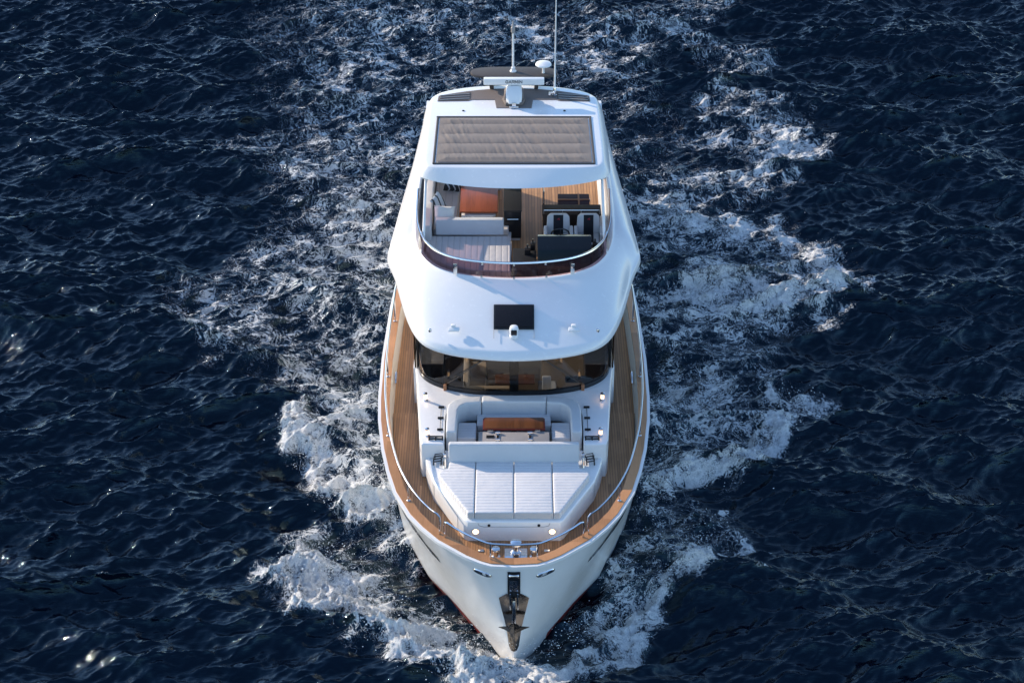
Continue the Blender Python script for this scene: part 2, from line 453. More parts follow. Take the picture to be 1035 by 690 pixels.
bm = B(); box(bm, (0, 4.2, 2.42), (2.9, 1.55, 0.2)); link_mesh('footwell_floor', bm, M['deck'], COACH)
bm = B(); box(bm, (0, 3.52, 2.68), (2.91, 0.14, 0.4), 0.02); link_mesh('footwell_bulkhead', bm, M['gel'], COACH)

# windscreen: one curved sheet
def plan_curve(h, n): return smooth_pts(mirror_line([(x, y, 0) for x, y in h]), n)
wc = plan_curve(WB, 5)
bm = B(); loft(bm, [[(x * (1 - 0.00 * k), y + 0.16 * k, 3.155 + (4.50 - 3.155) * k) for x, y, _ in wc] for k in (0, 0.5, 1)])
WIND = link_mesh('windscreen', bm, M['wscreen'], YACHT)
def wpt(x, k, off=0.0):
    xs = [p[0] for p in wc]; ys = [p[1] for p in wc]
    return (x, float(np.interp(x, xs, ys)) + 0.16 * k - off, 3.155 + 1.345 * k)
bm = B(); rows = []
for k, o_ in ((-0.02, 0.012), (0.075, 0.012)):
    rows.append([(x * 1.002, y + 0.16 * k - o_, 3.155 + 1.345 * k) for x, y, _ in wc])
loft(bm, rows); link_mesh('glass_band', bm, M['black'], WIND)
bm = B(); box(bm, (0.0, wpt(0, .5)[1] + 0.04, 3.83), (0.20, 0.07, 1.3), 0.01, rx=R(-6.5)); link_mesh('mullion', bm, M['black'], WIND)
for s in (-1, 1):
    bm = B(); box(bm, (s * 2.12, 6.36, 3.85), (0.06, 0.16, 1.36), 0.01); link_mesh('corner_pillar', bm, M['black'], WIND)
    bm = B(); tube(bm, [wpt(s * 1.45, 0.12, .03), wpt(s * 1.2, 0.30, .05), wpt(s * 0.86, 0.52, .05), wpt(s * 0.60, 0.66, .03)], 0.007, 6)
    tube(bm, [wpt(s * 1.30, 0.26, .035), wpt(s * 1.05, 0.42, .035), wpt(s * 0.8, 0.56, .035), wpt(s * 0.45, 0.74, .035)], 0.011, 6)
    link_mesh('wiper', bm, M['louvre'], WIND)
    bm = B(); box(bm, (s * 1.50, wpt(s * 1.5, 0.03)[1] - 0.05, 3.21), (0.07, 0.06, 0.17), 0.015); link_mesh('wiper_motor', bm, M['tan'], WIND)

# house sides with long dark windows, aft bulkhead
for s in (-1, 1):
    bm = B(); box(bm, (s * 2.19, 10.2, 2.66), (0.08, 7.8, 0.97), 0.01); hs = link_mesh('house_side', bm, M['gel'], YACHT)
    bm = B(); box(bm, (s * 2.19, 10.2, 3.83), (0.03, 7.8, 1.36), 0.0); link_mesh('side_window', bm, M['sideglass'], hs)
bm = B(); box(bm, (0, 14.15, 3.35), (4.4, 0.08, 2.3), 0.01); AFTB = link_mesh('aft_bulkhead', bm, M['gel'], YACHT)
bm = B(); box(bm, (0, 14.205, 3.25), (2.2, 0.03, 2.0), 0.005); link_mesh('saloon_door', bm, M['dglass'], AFTB)

# dashboard inside the windscreen
xs = [p for p in wc]
poly = [(x * 0.985, y + 0.05) for x, y, _ in xs if y < 5.95] + [(1.98, 5.99), (1.78, 5.78), (1.37, 5.55), (0.7, 5.38), (-0.7, 5.38), (-1.37, 5.55), (-1.78, 5.78), (-1.98, 5.99)]
bm = B(); prism(bm, poly, 3.151, 3.19); DASH = link_mesh('dashboard', bm, M['bfab'], YACHT)
bm = B(); box(bm, (1.42, 5.80, 3.18), (0.6, 0.16, 0.14), 0.04, rx=R(-20)); link_mesh('instrument_hood', bm, M['black'], DASH)
bm = B(); box(bm, (0, 10.3, 2.24), (4.2, 7.4, 0.05)); link_mesh('saloon_floor', bm, M['inside'], YACHT)

# ------------------------------------------------------------------ flybridge coaming (brow, flanks, rim)
lip = [(0, 4.49, 4.50), (0.7, 4.56, 4.50), (1.35, 4.71, 4.51), (1.82, 4.94, 4.52), (2.09, 5.26, 4.54), (2.33, 5.95, 4.57), (2.53, 6.9, 4.63), (2.60, 7.22, 4.67), (2.66, 7.48, 4.74), (2.84, 7.86, 4.87), (2.85, 8.05, 4.89), (2.80, 8.7, 4.88), (2.68, 10.2, 4.88), (2.46, 12.6, 4.88), (2.3, 14.6, 4.88)]
rim = [(0, 6.31, 5.45), (0.7, 6.37, 5.45), (1.28, 6.53, 5.45), (1.72, 6.82, 5.45), (1.98, 7.2, 5.46), (2.12, 7.6, 5.47), (2.19, 7.95, 5.49), (2.205, 8.08, 5.50), (2.22, 8.25, 5.51), (2.235, 8.5, 5.52), (2.24, 8.65, 5.53), (2.245, 9.0, 5.55), (2.25, 9.4, 5.58), (2.22, 10.7, 5.64), (2.12, 12.7, 5.68), (2.05, 14.5, 5.4)]
def blend(a, b, t, dz=0.0, out=0.0):
    r_ = []
    for i, (p, q) in enumerate(zip(a, b)):
        p = Vector(p); q = Vector(q); m = p.lerp(q, t); side = min(1, max(0, (i - 2.5) / 4))
        m.z += dz * side; m.x += out * side; r_.append(tuple(m))
    return r_
under = [(x * 0.93, y + 0.22 * max(0, 1 - i / 4), z - 0.03) for i, (x, y, z) in enumerate(lip)]
under2 = [(min(x, 2.0), max(y + 0.35, 5.4) if i < 5 else y, z + 0.02) for i, (x, y, z) in enumerate(lip)]
lipup = [(x - 0.02 * (i > 3), y + 0.12 * max(0, 1 - i / 7), z + 0.17) for i, (x, y, z) in enumerate(lip)]
rimo = [(x + 0.03 * min(1, i / 3), y - 0.10 * max(0, 1 - i / 6), z - 0.03) for i, (x, y, z) in enumerate(rim)]
rimi = [(x - 0.07 * min(1, i / 3), y + 0.07 * max(0, 1 - i / 7), z + 0.005) for i, (x, y, z) in enumerate(rim)]
inner = [(x, y + 0.01, 4.70) for x, y, z in rimi]
prof = [under2, under, [(x * 0.985, y + 0.03 * max(0, 1 - i / 5), z - 0.02) for i, (x, y, z) in enumerate(lip)], lip,
        [(x, y + 0.02 * max(0, 1 - i / 5), z + 0.07) for i, (x, y, z) in enumerate(lip)], lipup,
        [tuple(Vector(p).lerp(Vector(q), 0.025)) for p, q in zip(lipup, rimo)], [tuple(Vector(p).lerp(Vector(q), 0.09)) for p, q in zip(lipup, rimo)],
        blend(lipup, rimo, 0.35, 0.10, 0.06), blend(lipup, rimo, 0.7, 0.10, 0.05), blend(lipup, rimo, 0.93, 0.03, 0.01), rimo, rim, rimi, [(x, y + .005, z - 0.1) for x, y, z in rimi], inner]
bm = B(); loft(bm, [mirror_line(p) for p in prof])
FLYC = link_mesh('flybridge_coaming', bm, M['gel'], YACHT, sub=2)

def brow_z(y): return 4.68 + (y - 4.62) * 0.468
TILT = math.atan(0.468)
# hatch on the brow
bm = B(); y = 5.39; box(bm, (0, y, brow_z(y) + 0.025), (0.80, 0.56, 0.05), 0.015, rx=TILT); HAT = link_mesh('brow_hatch', bm, M['dglass'], FLYC)
bm = B(); box(bm, (0, y, brow_z(y) + 0.012), (0.86, 0.62, 0.03), 0.01, rx=TILT); link_mesh('hatch_frame', bm, M['black'], FLYC)
for s in (-1, 1):
    bm = B(); tube(bm, [(s * 0.425, y_, brow_z(y_) + 0.012) for y_ in (5.10, 5.0, 4.90)], 0.005, 6); link_mesh('panel_seam', bm, M['grey'], FLYC)
# searchlight
bm = B(); y = 4.98; lathe(bm, [(0.10, 0), (0.10, 0.04), (0.085, 0.06), (0.095, 0.10), (0.10, 0.2), (0.085, 0.25), (0.04, 0.27)], (0.0, y, brow_z(y) - 0.03), 16)
SL = link_mesh('searchlight', bm, M['gel'], FLYC)
bm = B(); box(bm, (0, y - 0.095, brow_z(y) + 0.13), (0.13, 0.04, 0.12), 0.02); link_mesh('light_lens', bm, M['black'], FLYC)
for s in (-1, 1):
    bm = B(); y = 5.10; box(bm, (s * 1.27, y, brow_z(y) + 0.02), (0.24, 0.10, 0.05), 0.02, rx=TILT)
    box(bm, (s * 1.27 - 0.01, y + 0.06, brow_z(y) + 0.07), (0.10, 0.08, 0.07), 0.02); link_mesh('brow_light', bm, M['radar'], FLYC)
    bm = B(); lathe(bm, [(0.035, 0), (0.04, 0.03), (0.03, 0.06), (0.01, 0.07)], (s * 1.77, 5.08, brow_z(5.08) - 0.01), 12); link_mesh('deck_stud', bm, M['steel'], FLYC)

# flybridge deck
rl = smooth_pts([(x * 0.97, y + 0.05, 0) for x, y, z in mirror_line(rimi)], 2)
bm = B(); prism(bm, [(x, y) for x, y, _ in rl], 4.66, 4.80); FDECK = link_mesh('flybridge_deck', bm, M['fdeck'], YACHT)

# tinted wind deflector, its rail and brackets
top = smooth_pts(mirror_line([(x, y, z) for x, y, z in rim[:13]]), 4)
def defl(k):
    return [(x * (1 - 0.03 * k), y + 0.02 * k, z + (0.36 if abs(x) < 3 else .36) * k) for x, y, z in top]
bm = B(); loft(bm, [defl(0.02), defl(0.5), defl(1)])
DEFL = link_mesh('wind_deflector', bm, M['plum'], YACHT)
bm = B(); tube(bm, defl(1.03), 0.026, 8); link_mesh('deflector_rail', bm, M['steel'], DEFL)
for x in (-1.34, -0.62, 0.0, 0.62, 1.34):
    i = min(range(len(top)), key=lambda q: abs(top[q][0] - x) + (5 if top[q][1] > 7.3 else 0))
    p = Vector(defl(0)[i]); q = Vector(defl(1)[i]); bm = B()
    if abs(x) > 1: box(bm, p.lerp(q, 0.35) + Vector((0, -0.03, 0)), (0.085, 0.03, 0.26), 0.01)
    else:
        box(bm, p.lerp(q, 0.05) + Vector((0, -0.02, 0)), (0.05, 0.03, 0.05), 0.008); link_mesh('glass_bracket', bm, M['steel'], DEFL); bm = B(); box(bm, p.lerp(q, 0.93) + Vector((0, -0.02, 0)), (0.05, 0.03, 0.05), 0.008)
    link_mesh('glass_bracket', bm, M['steel'], DEFL)

# hardtop
hb = [(0, 7.99), (0.8, 8.05), (1.5, 8.22), (1.93, 8.42), (2.10, 8.60), (2.15, 8.95), (2.14, 10.5), (2.10, 11.8), (2.00, 12.25), (1.70, 12.52), (1.0, 12.76), (0, 12.86)]
ht = [(0, 8.42), (0.8, 8.43), (1.5, 8.46), (1.82, 8.50), (1.96, 8.62), (2.01, 8.98), (2.0, 10.5), (1.97, 11.8), (1.88, 12.14), (1.6, 12.40), (0.95, 12.63), (0, 12.72)]
def ring(h, z, sc=1.0, dy=0):
    P = mirror_line([(x * sc, (y - 10.5) * sc + 10.5 + dy, z) for x, y in h])[1:-0 or None]
    S_ = smooth_pts(P + [P[0]], 3)[:-1]; return S_
def full(h): return [(x, y) for x, y in h] + [(-x, y) for x, y in h[::-1][1:-1]]
def cring(h, z, sc=1.0):
    P = [(x * sc, (y - 10.5) * sc + 10.5, z) for x, y in full(h)]
    Q = P[-1:] + P + P[:2]; out = []
    S_ = smooth_pts(Q, 3); return S_[3:3 + 3 * len(P)]
bm = B()
mid = [((a[0] * .35 + b[0] * .65), (a[1] * .35 + b[1] * .65)) for a, b in zip(ht, hb)]
rows = [cring(hb, 6.79, 0.93), cring(hb, 6.72, 0.985), cring(hb, 6.735, 1.0), cring(mid, 6.83, 1.005), cring(ht, 6.985, 1.0), cring(ht, 7.0, 0.99), cring(ht, 7.01, 0.97)]
v = loft(bm, rows, True); bm.faces.new(v[-1]); bm.faces.new(v[0][::-1])
HTOP = link_mesh('hardtop', bm, M['gel'], YACHT, 40)

# cloth sunroof cover: battens, sags and wrinkles
bm = B(); NX, NY = 190, 100; g = []
for j in range(NY + 1):
    row = []
    for i in range(NX + 1):
        u = i / NX; v_ = j / NY; hw = 1.71 + 0.02 * (1 - v_); x = (u * 2 - 1) * hw; y = 8.68 + v_ * 2.20
        e = min(1, min(u, 1 - u) * 14, min(v_, 1 - v_) * 14)
        bat = abs(math.sin(math.pi * (v_ * 4.5 + 0.2))) ** 0.6
        wr = mnoise.noise(Vector((x * 5.5 + y * 2.5, y * 0.8, 1.3))) * 0.5 + mnoise.noise(Vector((x * 13 + y * 4, y * 1.3, 5.1))) * 0.5
        amp = 0.35 + 0.9 * max(0, mnoise.noise(Vector((x * 0.9, y * 1.0, 9.0))) + 0.35)
        z = 7.03 + e * (0.034 * bat + 0.026 * wr * amp + 0.006 * amp * mnoise.noise(Vector((x * 20 + y * 4, y * 5, 2))))
        row.append((x, y, z))
    g.append(row)
loft(bm, g); COV = link_mesh('sunroof_cover', bm, M['cover'], HTOP, 60, normals=True)
bm = B()
for pts in ([(-1.79, 8.62), (1.79, 8.62)], [(-1.79, 10.94), (1.79, 10.94)], [(-1.78, 8.62), (-1.76, 10.94)], [(1.78, 8.62), (1.76, 10.94)]):
    tube(bm, [(p[0], p[1], 7.012) for p in pts], 0.028, 6)
link_mesh('cover_track', bm, M['louvre'], HTOP)
# equipment panel and louvres on the aft roof
arc = [(x, 12.06 + 0.42 * (1 - (x / 1.8) ** 2)) for x in np.linspace(-1.78, 1.78, 17)]
poly = [(-1.80, 11.78), (-1.08, 11.80), (-0.99, 11.86), (-0.45, 11.86), (-0.41, 11.42), (0.41, 11.42), (0.45, 11.86), (0.99, 11.86), (1.08, 11.80), (1.80, 11.78)] + arc[::-1]
bm = B(); prism(bm, poly, 7.012, 7.022); link_mesh('equipment_panel', bm, M['antislip'], HTOP)
for s in (-1, 1):
    for k in range(3):
        t = k / 3; y0 = 11.84 + 0.12 * k; bm = B()
        tube(bm, [(s * 1.74, y0 - 0.02, 7.032), (s * 1.4, y0 + 0.03, 7.032), (s * (1.05), y0 + 0.07, 7.032)], 0.012, 6)
        link_mesh('louvre_slat', bm, M['grey'], HTOP)
    bm = B(); prism(bm, [(s * 1.77, 11.80), (s * 1.10, 11.82), (s * 1.02, 11.95), (s * 1.02, 12.25), (s * 1.70, 12.08)], 7.023, 7.027); link_mesh('louvre_recess', bm, M['louvre'], HTOP)
    bm = B(); lathe(bm, [(0.03, 0), (0.03, 0.015), (0.012, 0.02)], (s * 1.18, 11.28, 7.009), 10); link_mesh('roof_stud', bm, M['black'], HTOP)
# arches under the aft end of the hardtop and front poles
for s in (-1, 1):
    bm = B(); rows = []
    for x0, yb, yt in ((2.20, 10.9, 10.9), (2.20, 12.6, 11.9)):
        pass
    pts = [(10.75, 5.5), (12.3, 5.5), (12.35, 6.76), (11.3, 6.76)]
    a = [bm.verts.new((s * (2.17 - (z - 5.5) * 0.07), y, z)) for y, z in pts]; b = [bm.verts.new((s * (2.05 - (z - 5.5) * 0.07), y, z)) for y, z in pts]
    bm.faces.new(a); bm.faces.new(b[::-1])
    for i in range(4): bm.faces.new((a[i], a[(i + 1) % 4], b[(i + 1) % 4], b[i]))
    link_mesh('hardtop_arch', bm, M['gel'], YACHT)
    bm = B(); tube(bm, [(s * 2.03, 7.35, 5.47), (s * 1.99, 7.6, 5.75), (s * 1.95, 8.62, 6.76)], 0.032, 10); link_mesh('hardtop_pole', bm, M['radar'], YACHT)

# radar
RAD = None
bm = B(); prism(bm, [(-0.20, 11.52), (0.20, 11.52), (0.27, 11.8), (0.22, 12.1), (-0.22, 12.1), (-0.27, 11.8)], 7.02, 7.10, 0.02)
box(bm, (0, 11.88, 7.15), (0.46, 0.40, 0.20), 0.05)
RAD = link_mesh('radar', bm, M['antislip'], YACHT)
bm = B(); rows = []
for z, sx, y0, y1 in ((7.08, 0.17, 11.50, 12.0), (7.16, 0.185, 11.52, 12.02), (7.28, 0.19, 11.62, 12.02), (7.37, 0.165, 11.72, 12.0), (7.41, 0.12, 11.76, 11.97)):
    c = [(-sx, y0 + .06), (-sx + .06, y0), (sx - .06, y0), (sx, y0 + .06), (sx, y1 - .05), (sx - .05, y1), (-sx + .05, y1), (-sx, y1 - .05)]
    rows.append([(x, y, z) for x, y in c])
v = loft(bm, rows, True); bm.faces.new(v[-1]); bm.faces.new(v[0][::-1])
link_mesh('radar_gearbox', bm, M['radar'], RAD)
bm = B(); box(bm, (0, 11.86, 7.50), (1.42, 0.13, 0.155), 0.02, 2); link_mesh('radar_bar', bm, M['radar'], RAD)
bm = B(); box(bm, (0, 11.45, 7.08), (0.10, 0.06, 0.10), 0.02); box(bm, (0, 11.43, 7.04), (0.22, 0.08, 0.03), 0.01); link_mesh('radar_foot_lamp', bm, M['steel'], RAD)

def stroke_text(bm, word, x0, x1, z0, z1, y, t):
    G = {'G': [[(1, .85), (.7, 1), (.25, 1), (0, .75), (0, .25), (.25, 0), (.75, 0), (1, .2), (1, .48), (.55, .48)]],
         'A': [[(0, 0), (.5, 1), (1, 0)], [(.2, .33), (.8, .33)]], 'R': [[(0, 0), (0, 1), (.75, 1), (1, .82), (1, .65), (.75, .48), (0, .48)], [(.5, .48), (1, 0)]],
         'M': [[(0, 0), (0, 1), (.5, .25), (1, 1), (1, 0)]], 'I': [[(.5, 0), (.5, 1)]], 'N': [[(0, 0), (0, 1), (1, 0), (1, 1)]]}
    adv = [0.45 if c == 'I' else 1.0 for c in word]; u = (x1 - x0) / sum(adv); xs_ = x0
    for ch, wd in zip(word, adv):
        cw = u * wd; o0 = xs_; xs_ += cw
        for st in G[ch]:
            for (a, b), (c, d) in zip(st, st[1:]):
                ax, az = o0 + cw * (.12 + a * .72), z0 + b * (z1 - z0); bx_, bz = o0 + cw * (.12 + c * .72), z0 + d * (z1 - z0)
                L = math.hypot(bx_ - ax, bz - az); box(bm, ((ax + bx_) / 2, y, (az + bz) / 2), (L + t, 0.004, t), 0, ry=-math.atan2(bz - az, bx_ - ax))
    return bm
bm = stroke_text(B(), 'GARMIN', -0.2, 0.2, 7.475, 7.54, 11.793, 0.014); link_mesh('bar_lettering', bm, M['letter'], RAD)

# dark equipment wing with mast, dome and whip aerial
bm = B(); pl = []
for k in range(28):
    a = 2 * math.pi * k / 28; ca, sa = math.cos(a), math.sin(a)
    pl.append((math.copysign(abs(ca) ** 0.55, ca) * 1.04, 12.64 + math.copysign(abs(sa) ** 0.8, sa) * 0.30))
prism(bm, pl, 7.32, 7.38, 0.03, 2); EW = link_mesh('equipment_wing', bm, M['louvre'], YACHT)
for s in (-1, 1):
    bm = B(); box(bm, (s * 0.55, 12.6, 7.15), (0.09, 0.35, 0.31), 0.02, ry=s * R(10)); link_mesh('wing_strut', bm, M['louvre'], EW)
bm = B(); tube(bm, [(-0.02, 12.66, 7.37), (-0.02, 12.66, 8.36)], 0.026, 8); lathe(bm, [(0.08, 0), (0.08, 0.03), (0.05, 0.06), (0.05, 0.12)], (-0.02, 12.66, 7.365), 14)
MAST = link_mesh('light_mast', bm, M['radar'], EW)
bm = B(); lathe(bm, [(0.03, 0), (0.05, 0.03), (0.05, 0.14), (0.03, 0.17), (0.015, 0.3)], (-0.02, 12.66, 8.36), 12); link_mesh('mast_light', bm, M['grey'], EW)
bm = B(); lathe(bm, [(0.04, 0), (0.028, 0.02), (0.028, 0.17), (0.05, 0.18), (0.17, 0.20), (0.195, 0.225), (0.18, 0.255), (0.10, 0.285), (0.02, 0.295)], (0.70, 12.58, 7.37), 24)
link_mesh('satellite_dome', bm, M['radar'], EW)
bm = B(); tube(bm, [(0.96, 12.05, 7.01), (0.965, 12.05, 8.0), (0.975, 12.05, 10.8)], [0.024, 0.018, 0.008], 8)
WH = link_mesh('whip_aerial', bm, M['radar'], YACHT)
bm = B(); lathe(bm, [(0.05, 0), (0.05, 0.04), (0.035, 0.05), (0.035, 0.22), (0.025, 0.24)], (0.96, 12.05, 7.02), 12); box(bm, (0.88, 12.03, 7.12), (0.12, 0.05, 0.05), 0.01); box(bm, (0.84, 12.03, 7.07), (0.05, 0.08, 0.1), 0.01)
link_mesh('aerial_base', bm, M['steel'], WH)

# ------------------------------------------------------------------ sun pad base on the foredeck
tp = [(1.40, 3.60), (1.76, 3.58), (1.86, 3.42), (1.80, 3.1), (1.66, 2.62), (1.0, 1.36), (0.93, 1.30)]
poly = [(x, y) for x, y in tp] + [(-x, y) for x, y in tp[::-1]]
bm = B(); prism(bm, poly, 2.28, 2.79, 0.05, 3, True); PADB = link_mesh('sunpad_base', bm, M['gel'], YACHT)
for s in (-1, 1):
    for (ya, yb) in ((1.62, 2.5), (2.6, 3.28)):
        xa = np.interp(ya, [1.36, 2.62, 3.1, 3.42], [1.0, 1.66, 1.80, 1.86]); xb = np.interp(yb, [1.36, 2.62, 3.1, 3.42], [1.0, 1.66, 1.80, 1.86])
        bm = B(); rows = []
        for z in (2.36, 2.71):
            rows.append([(s * (xa + 0.006), ya - 0.004, z), (s * (xb + 0.006), yb - 0.004, z)])
        loft(bm, rows); link_mesh('locker_door', bm, M['hullwhite'], PADB)
    bm = B(); lathe(bm, [(0.075, 0), (0.075, 0.012), (0.055, 0.014)], (s * 0.77, 1.298, 2.545), 18, '-Y'); sp = link_mesh('courtesy_light', bm, M['steel'], PADB)
    bm = B(); lathe(bm, [(0.066, 0), (0.060, 0.012), (0.03, 0.018)], (s * 0.77, 1.290, 2.545), 18, '-Y'); link_mesh('light_lens', bm, M['warmlow'], PADB)
    bm = B(); lathe(bm, [(0.03, 0), (0.03, 0.014)], (s * 0.50, 1.299, 2.70), 12, '-Y'); link_mesh('locker_latch', bm, M['black'], PADB)
bm = B(); tube(bm, [(-0.72, 1.296, 2.75), (-0.70, 1.296, 2.69), (-0.6, 1.296, 2.66), (0.6, 1.296, 2.66), (0.70, 1.296, 2.69), (0.72, 1.296, 2.75)], 0.006, 6); link_mesh('lid_seam', bm, M['grey'], PADB)

# folded bracket stacks either side of the pad's backrest
for s in (-1, 1):
    for (px, py) in ((1.60, 3.30),):
        for j in range(2):
            bm = B(); cx, cy = s * (px - 0.02 * j), py - 0.14 + 0.27 * j
            for k in range(3):
                tube(bm, [(cx - 0.08, cy + 0.09 * k, 2.83), (cx - 0.075, cy + 0.09 * k, 2.89), (cx + 0.075, cy + 0.09 * k, 2.92), (cx + 0.08, cy + 0.09 * k, 2.83)], 0.013, 6)
            for dx in (-0.08, 0.08): tube(bm, [(cx + dx, cy - 0.02, 2.83), (cx + dx, cy + 0.2, 2.83)], 0.016, 6)
            link_mesh('mooring_cleat', bm, M['black'], PADB)
    bm = B(); tube(bm, [(s * 1.44, 3.10, 2.79), (s * 1.44, 3.16, 3.0)], 0.035, 8); box(bm, (s * 1.44, 3.2, 3.02), (0.06, 0.1, 0.12), 0.015); link_mesh('backrest_hinge', bm, M['steel'], PADB)
    bm = B(); lathe(bm, [(0.07, 0), (0.07, 0.008), (0.05, 0.012)], (s * 1.70, 3.42, 2.79), 14); link_mesh('filler_cap', bm, M['steel'], PADB)

# fittings on the coachroof
for s in (-1, 1):
    for (bx_, by_) in ((1.91, 5.02), (1.82, 3.72)):
        bm = B(); lathe(bm, [(0.05, 0), (0.05, 0.02), (0.034, 0.03), (0.034, 0.06)], (s * bx_, by_, 3.15), 14)
        bl = link_mesh('bollard_light', bm, M['steel'], COACH)
        bm = B(); lathe(bm, [(0.045, 0.17), (0.045, 0.195), (0.015, 0.205)], (s * bx_, by_, 3.15), 14); link_mesh('lamp_cap', bm, M['steel'], COACH)
        bm = B(); lathe(bm, [(0.036, 0.06), (0.036, 0.17)], (s * bx_, by_, 3.15), 14); link_mesh('lamp_lens', bm, M['warm'], COACH)
    bm = B()
    tube(bm, [(s * 1.56, 3.85, 3.17), (s * 1.56, 4.75, 3.17)], 0.006, 6)
    for yy in (4.75, 4.35, 3.93):
        box(bm, (s * 1.56, yy, 3.17), (0.13, 0.045, 0.04), 0.012)
    link_mesh('awning_fitting', bm, M['black'], COACH)
    bm = B()
    for dy in (-0.045, 0.045): tube(bm, [(s * 1.50, 3.62 + dy, 3.18), (s * 1.78, 3.62 + dy, 3.18)], 0.016, 6)
    for xx in (1.50, 1.64, 1.78): box(bm, (s * xx, 3.62, 3.17), (0.03, 0.12, 0.04), 0.008)
    link_mesh('grab_handle', bm, M['black'], COACH)

# ------------------------------------------------------------------ rails
def rail_at(y, z=3.24, d=0.16):
    base = inset_line(HY, d); bx_ = [p[0] for p in base]; by_ = [p[1] for p in base]
    return (float(np.interp(y, by_, bx_)), y, z)
def rail_line(ys, s, zf):
    return [(s * rail_at(y)[0], y, zf(y)) for y in ys]
zf = lambda y: float(np.interp(y, [0, 1, 5, 9.7, 10.4], [3.12, 3.17, 3.25, 3.28, 3.0]))
for s in (-1, 1):
    ys = [0.98, 1.2, 1.5, 1.85, 2.2, 2.6, 3.0, 3.5, 4.0, 4.6, 5.2, 6, 7, 8, 9, 9.7, 10.4]
    bm = B(); P = rail_line(ys, s, zf); tube(bm, smooth_pts([(P[0][0], P[0][1], 2.74)] + P, 3), 0.021, 8)
    GR = link_mesh('side_rail', bm, M['steel'], YACHT)
    for y in (2.05, 4.3, 6.6, 9.0):
        x = rail_at(y)[0]; bm = B(); tube(bm, [(s * x, y, zsheer(y) + 0.03), (s * x, y, zf(y))], 0.018, 8); lathe(bm, [(0.04, 0), (0.04, 0.015), (0.02, 0.03)], (s * x, y, zsheer(y) + 0.035), 12)
        link_mesh('rail_post', bm, M['steel'], GR)
yb = [0.86, 0.68, 0.5, 0.36, 0.26, 0.2, 0.17]
hp = [(rail_at(y)[0], y, 3.12) for y in yb[:-1]]
full_b = [(-x, y, z) for x, y, z in hp] + [(-0.18, 0.175, 3.12), (0, 0.165, 3.12), (0.18, 0.175, 3.12)] + hp[::-1]
bm = B(); ends = [(full_b[0][0], 0.9, 2.74)]; tube(bm, smooth_pts([(full_b[0][0], 0.88, 2.74)] + full_b + [(full_b[-1][0], 0.88, 2.74)], 3), 0.021, 8)
PUL = link_mesh('bow_rail', bm, M['steel'], YACHT)
for s in (-1, 1):
    x = s * 0.46; bm = B(); tube(bm, [(x, 0.20, 2.72), (x, 0.23, 3.12)], 0.018, 8); link_mesh('rail_post', bm, M['steel'], PUL)

# windlass and foredeck gear
bm = B(); box(bm, (0.04, 0.80, 2.33), (0.46, 0.40, 0.06), 0.02); lathe(bm, [(0.11, 0), (0.11, 0.08), (0.07, 0.12), (0.07, 0.22), (0.12, 0.27), (0.11, 0.31), (0.05, 0.33)], (0.04, 0.82, 2.35), 18)
WLS = link_mesh('windlass', bm, M['steel'], YACHT)
bm = B(); box(bm, (0.04, 0.56, 2.42), (0.12, 0.2, 0.14), 0.03); link_mesh('chain_stopper', bm, M['dsteel'], WLS)
for s in (-1, 1):
    bm = B(); lathe(bm, [(0.09, 0), (0.09, 0.03), (0.055, 0.05), (0.055, 0.16), (0.085, 0.2), (0.08, 0.23), (0.02, 0.24)], (s * 0.38 + 0.02, 0.78, 2.30), 16)
    link_mesh('mooring_bollard', bm, M['steel'], YACHT)
    bm = B(); box(bm, (s * 0.66, 0.98, 2.308), (0.11, 0.07, 0.015), 0.004); link_mesh('deck_plate', bm, M['steel'], DECK)
    # fairleads in the bow
    bm = B(); pts = []
    for k in range(17):
        a = 2 * math.pi * k / 16; x = 0.62 + 0.17 * math.copysign(abs(math.cos(a)) ** .6, math.cos(a)); z = 2.42 + 0.05 * math.sin(a)
        pts.append((s * x, ysolve(x, z) - 0.015, z))
    tube(bm, pts, 0.018, 6, False); FL = link_mesh('bow_fairlead', bm, M['steel'], HULL)
    bm = B(); bm.faces.new([bm.verts.new((p[0], p[1] + 0.004, p[2])) for p in pts[:-1]]); link_mesh('fairlead_opening', bm, M['black'], HULL)
    bm = B(); pts = []
    for k in range(17):
        a = 2 * math.pi * k / 16; y = 7.0 + 0.22 * math.cos(a); pts.append((s * (float(np.interp(y, [p[1] for p in inset_line(HY, .295)], [p[0] for p in inset_line(HY, .295)])) - 0.02), y, 2.42 + 0.07 * math.sin(a)))
    tube(bm, pts, 0.022, 6, False); link_mesh('side_fairlead', bm, M['steel'], LIN)

# stem: anchor pocket, mirror plate
def stem_strip(zw, off, nx=8):
    bm = B(); rows = []
    for z, wd in zw:
        rows.append([(wd * (i / nx * 2 - 1), ysolve(abs(wd * (i / nx * 2 - 1)), z) - off, z) for i in range(nx + 1)])
    loft(bm, rows); return bm
STEM = link_mesh('stem_plate', stem_strip([(0.30, 0.06), (0.42, 0.10), (0.7, 0.125), (0.95, 0.15), (1.2, 0.19), (1.5, 0.245), (1.83, 0.30), (1.96, 0.15)], 0.014), M['dsteel'], YACHT)
link_mesh('anchor_pocket', stem_strip([(1.86, 0.10), (2.0, 0.125), (2.03, 0.125), (2.58, 0.125)], 0.02), M['black'], STEM)
bm = stem_strip([(2.06, 0.09), (2.36, 0.085)], 0.035); link_mesh('roller_guard', bm, M['steel'], STEM)
bm = B(); lathe(bm, [(0.05, -0.1), (0.03, -0.05), (0.03, 0.05), (0.05, 0.1)], (0, 0.02, 2.47), 14, 'X'); link_mesh('bow_roller', bm, M['steel'], STEM)
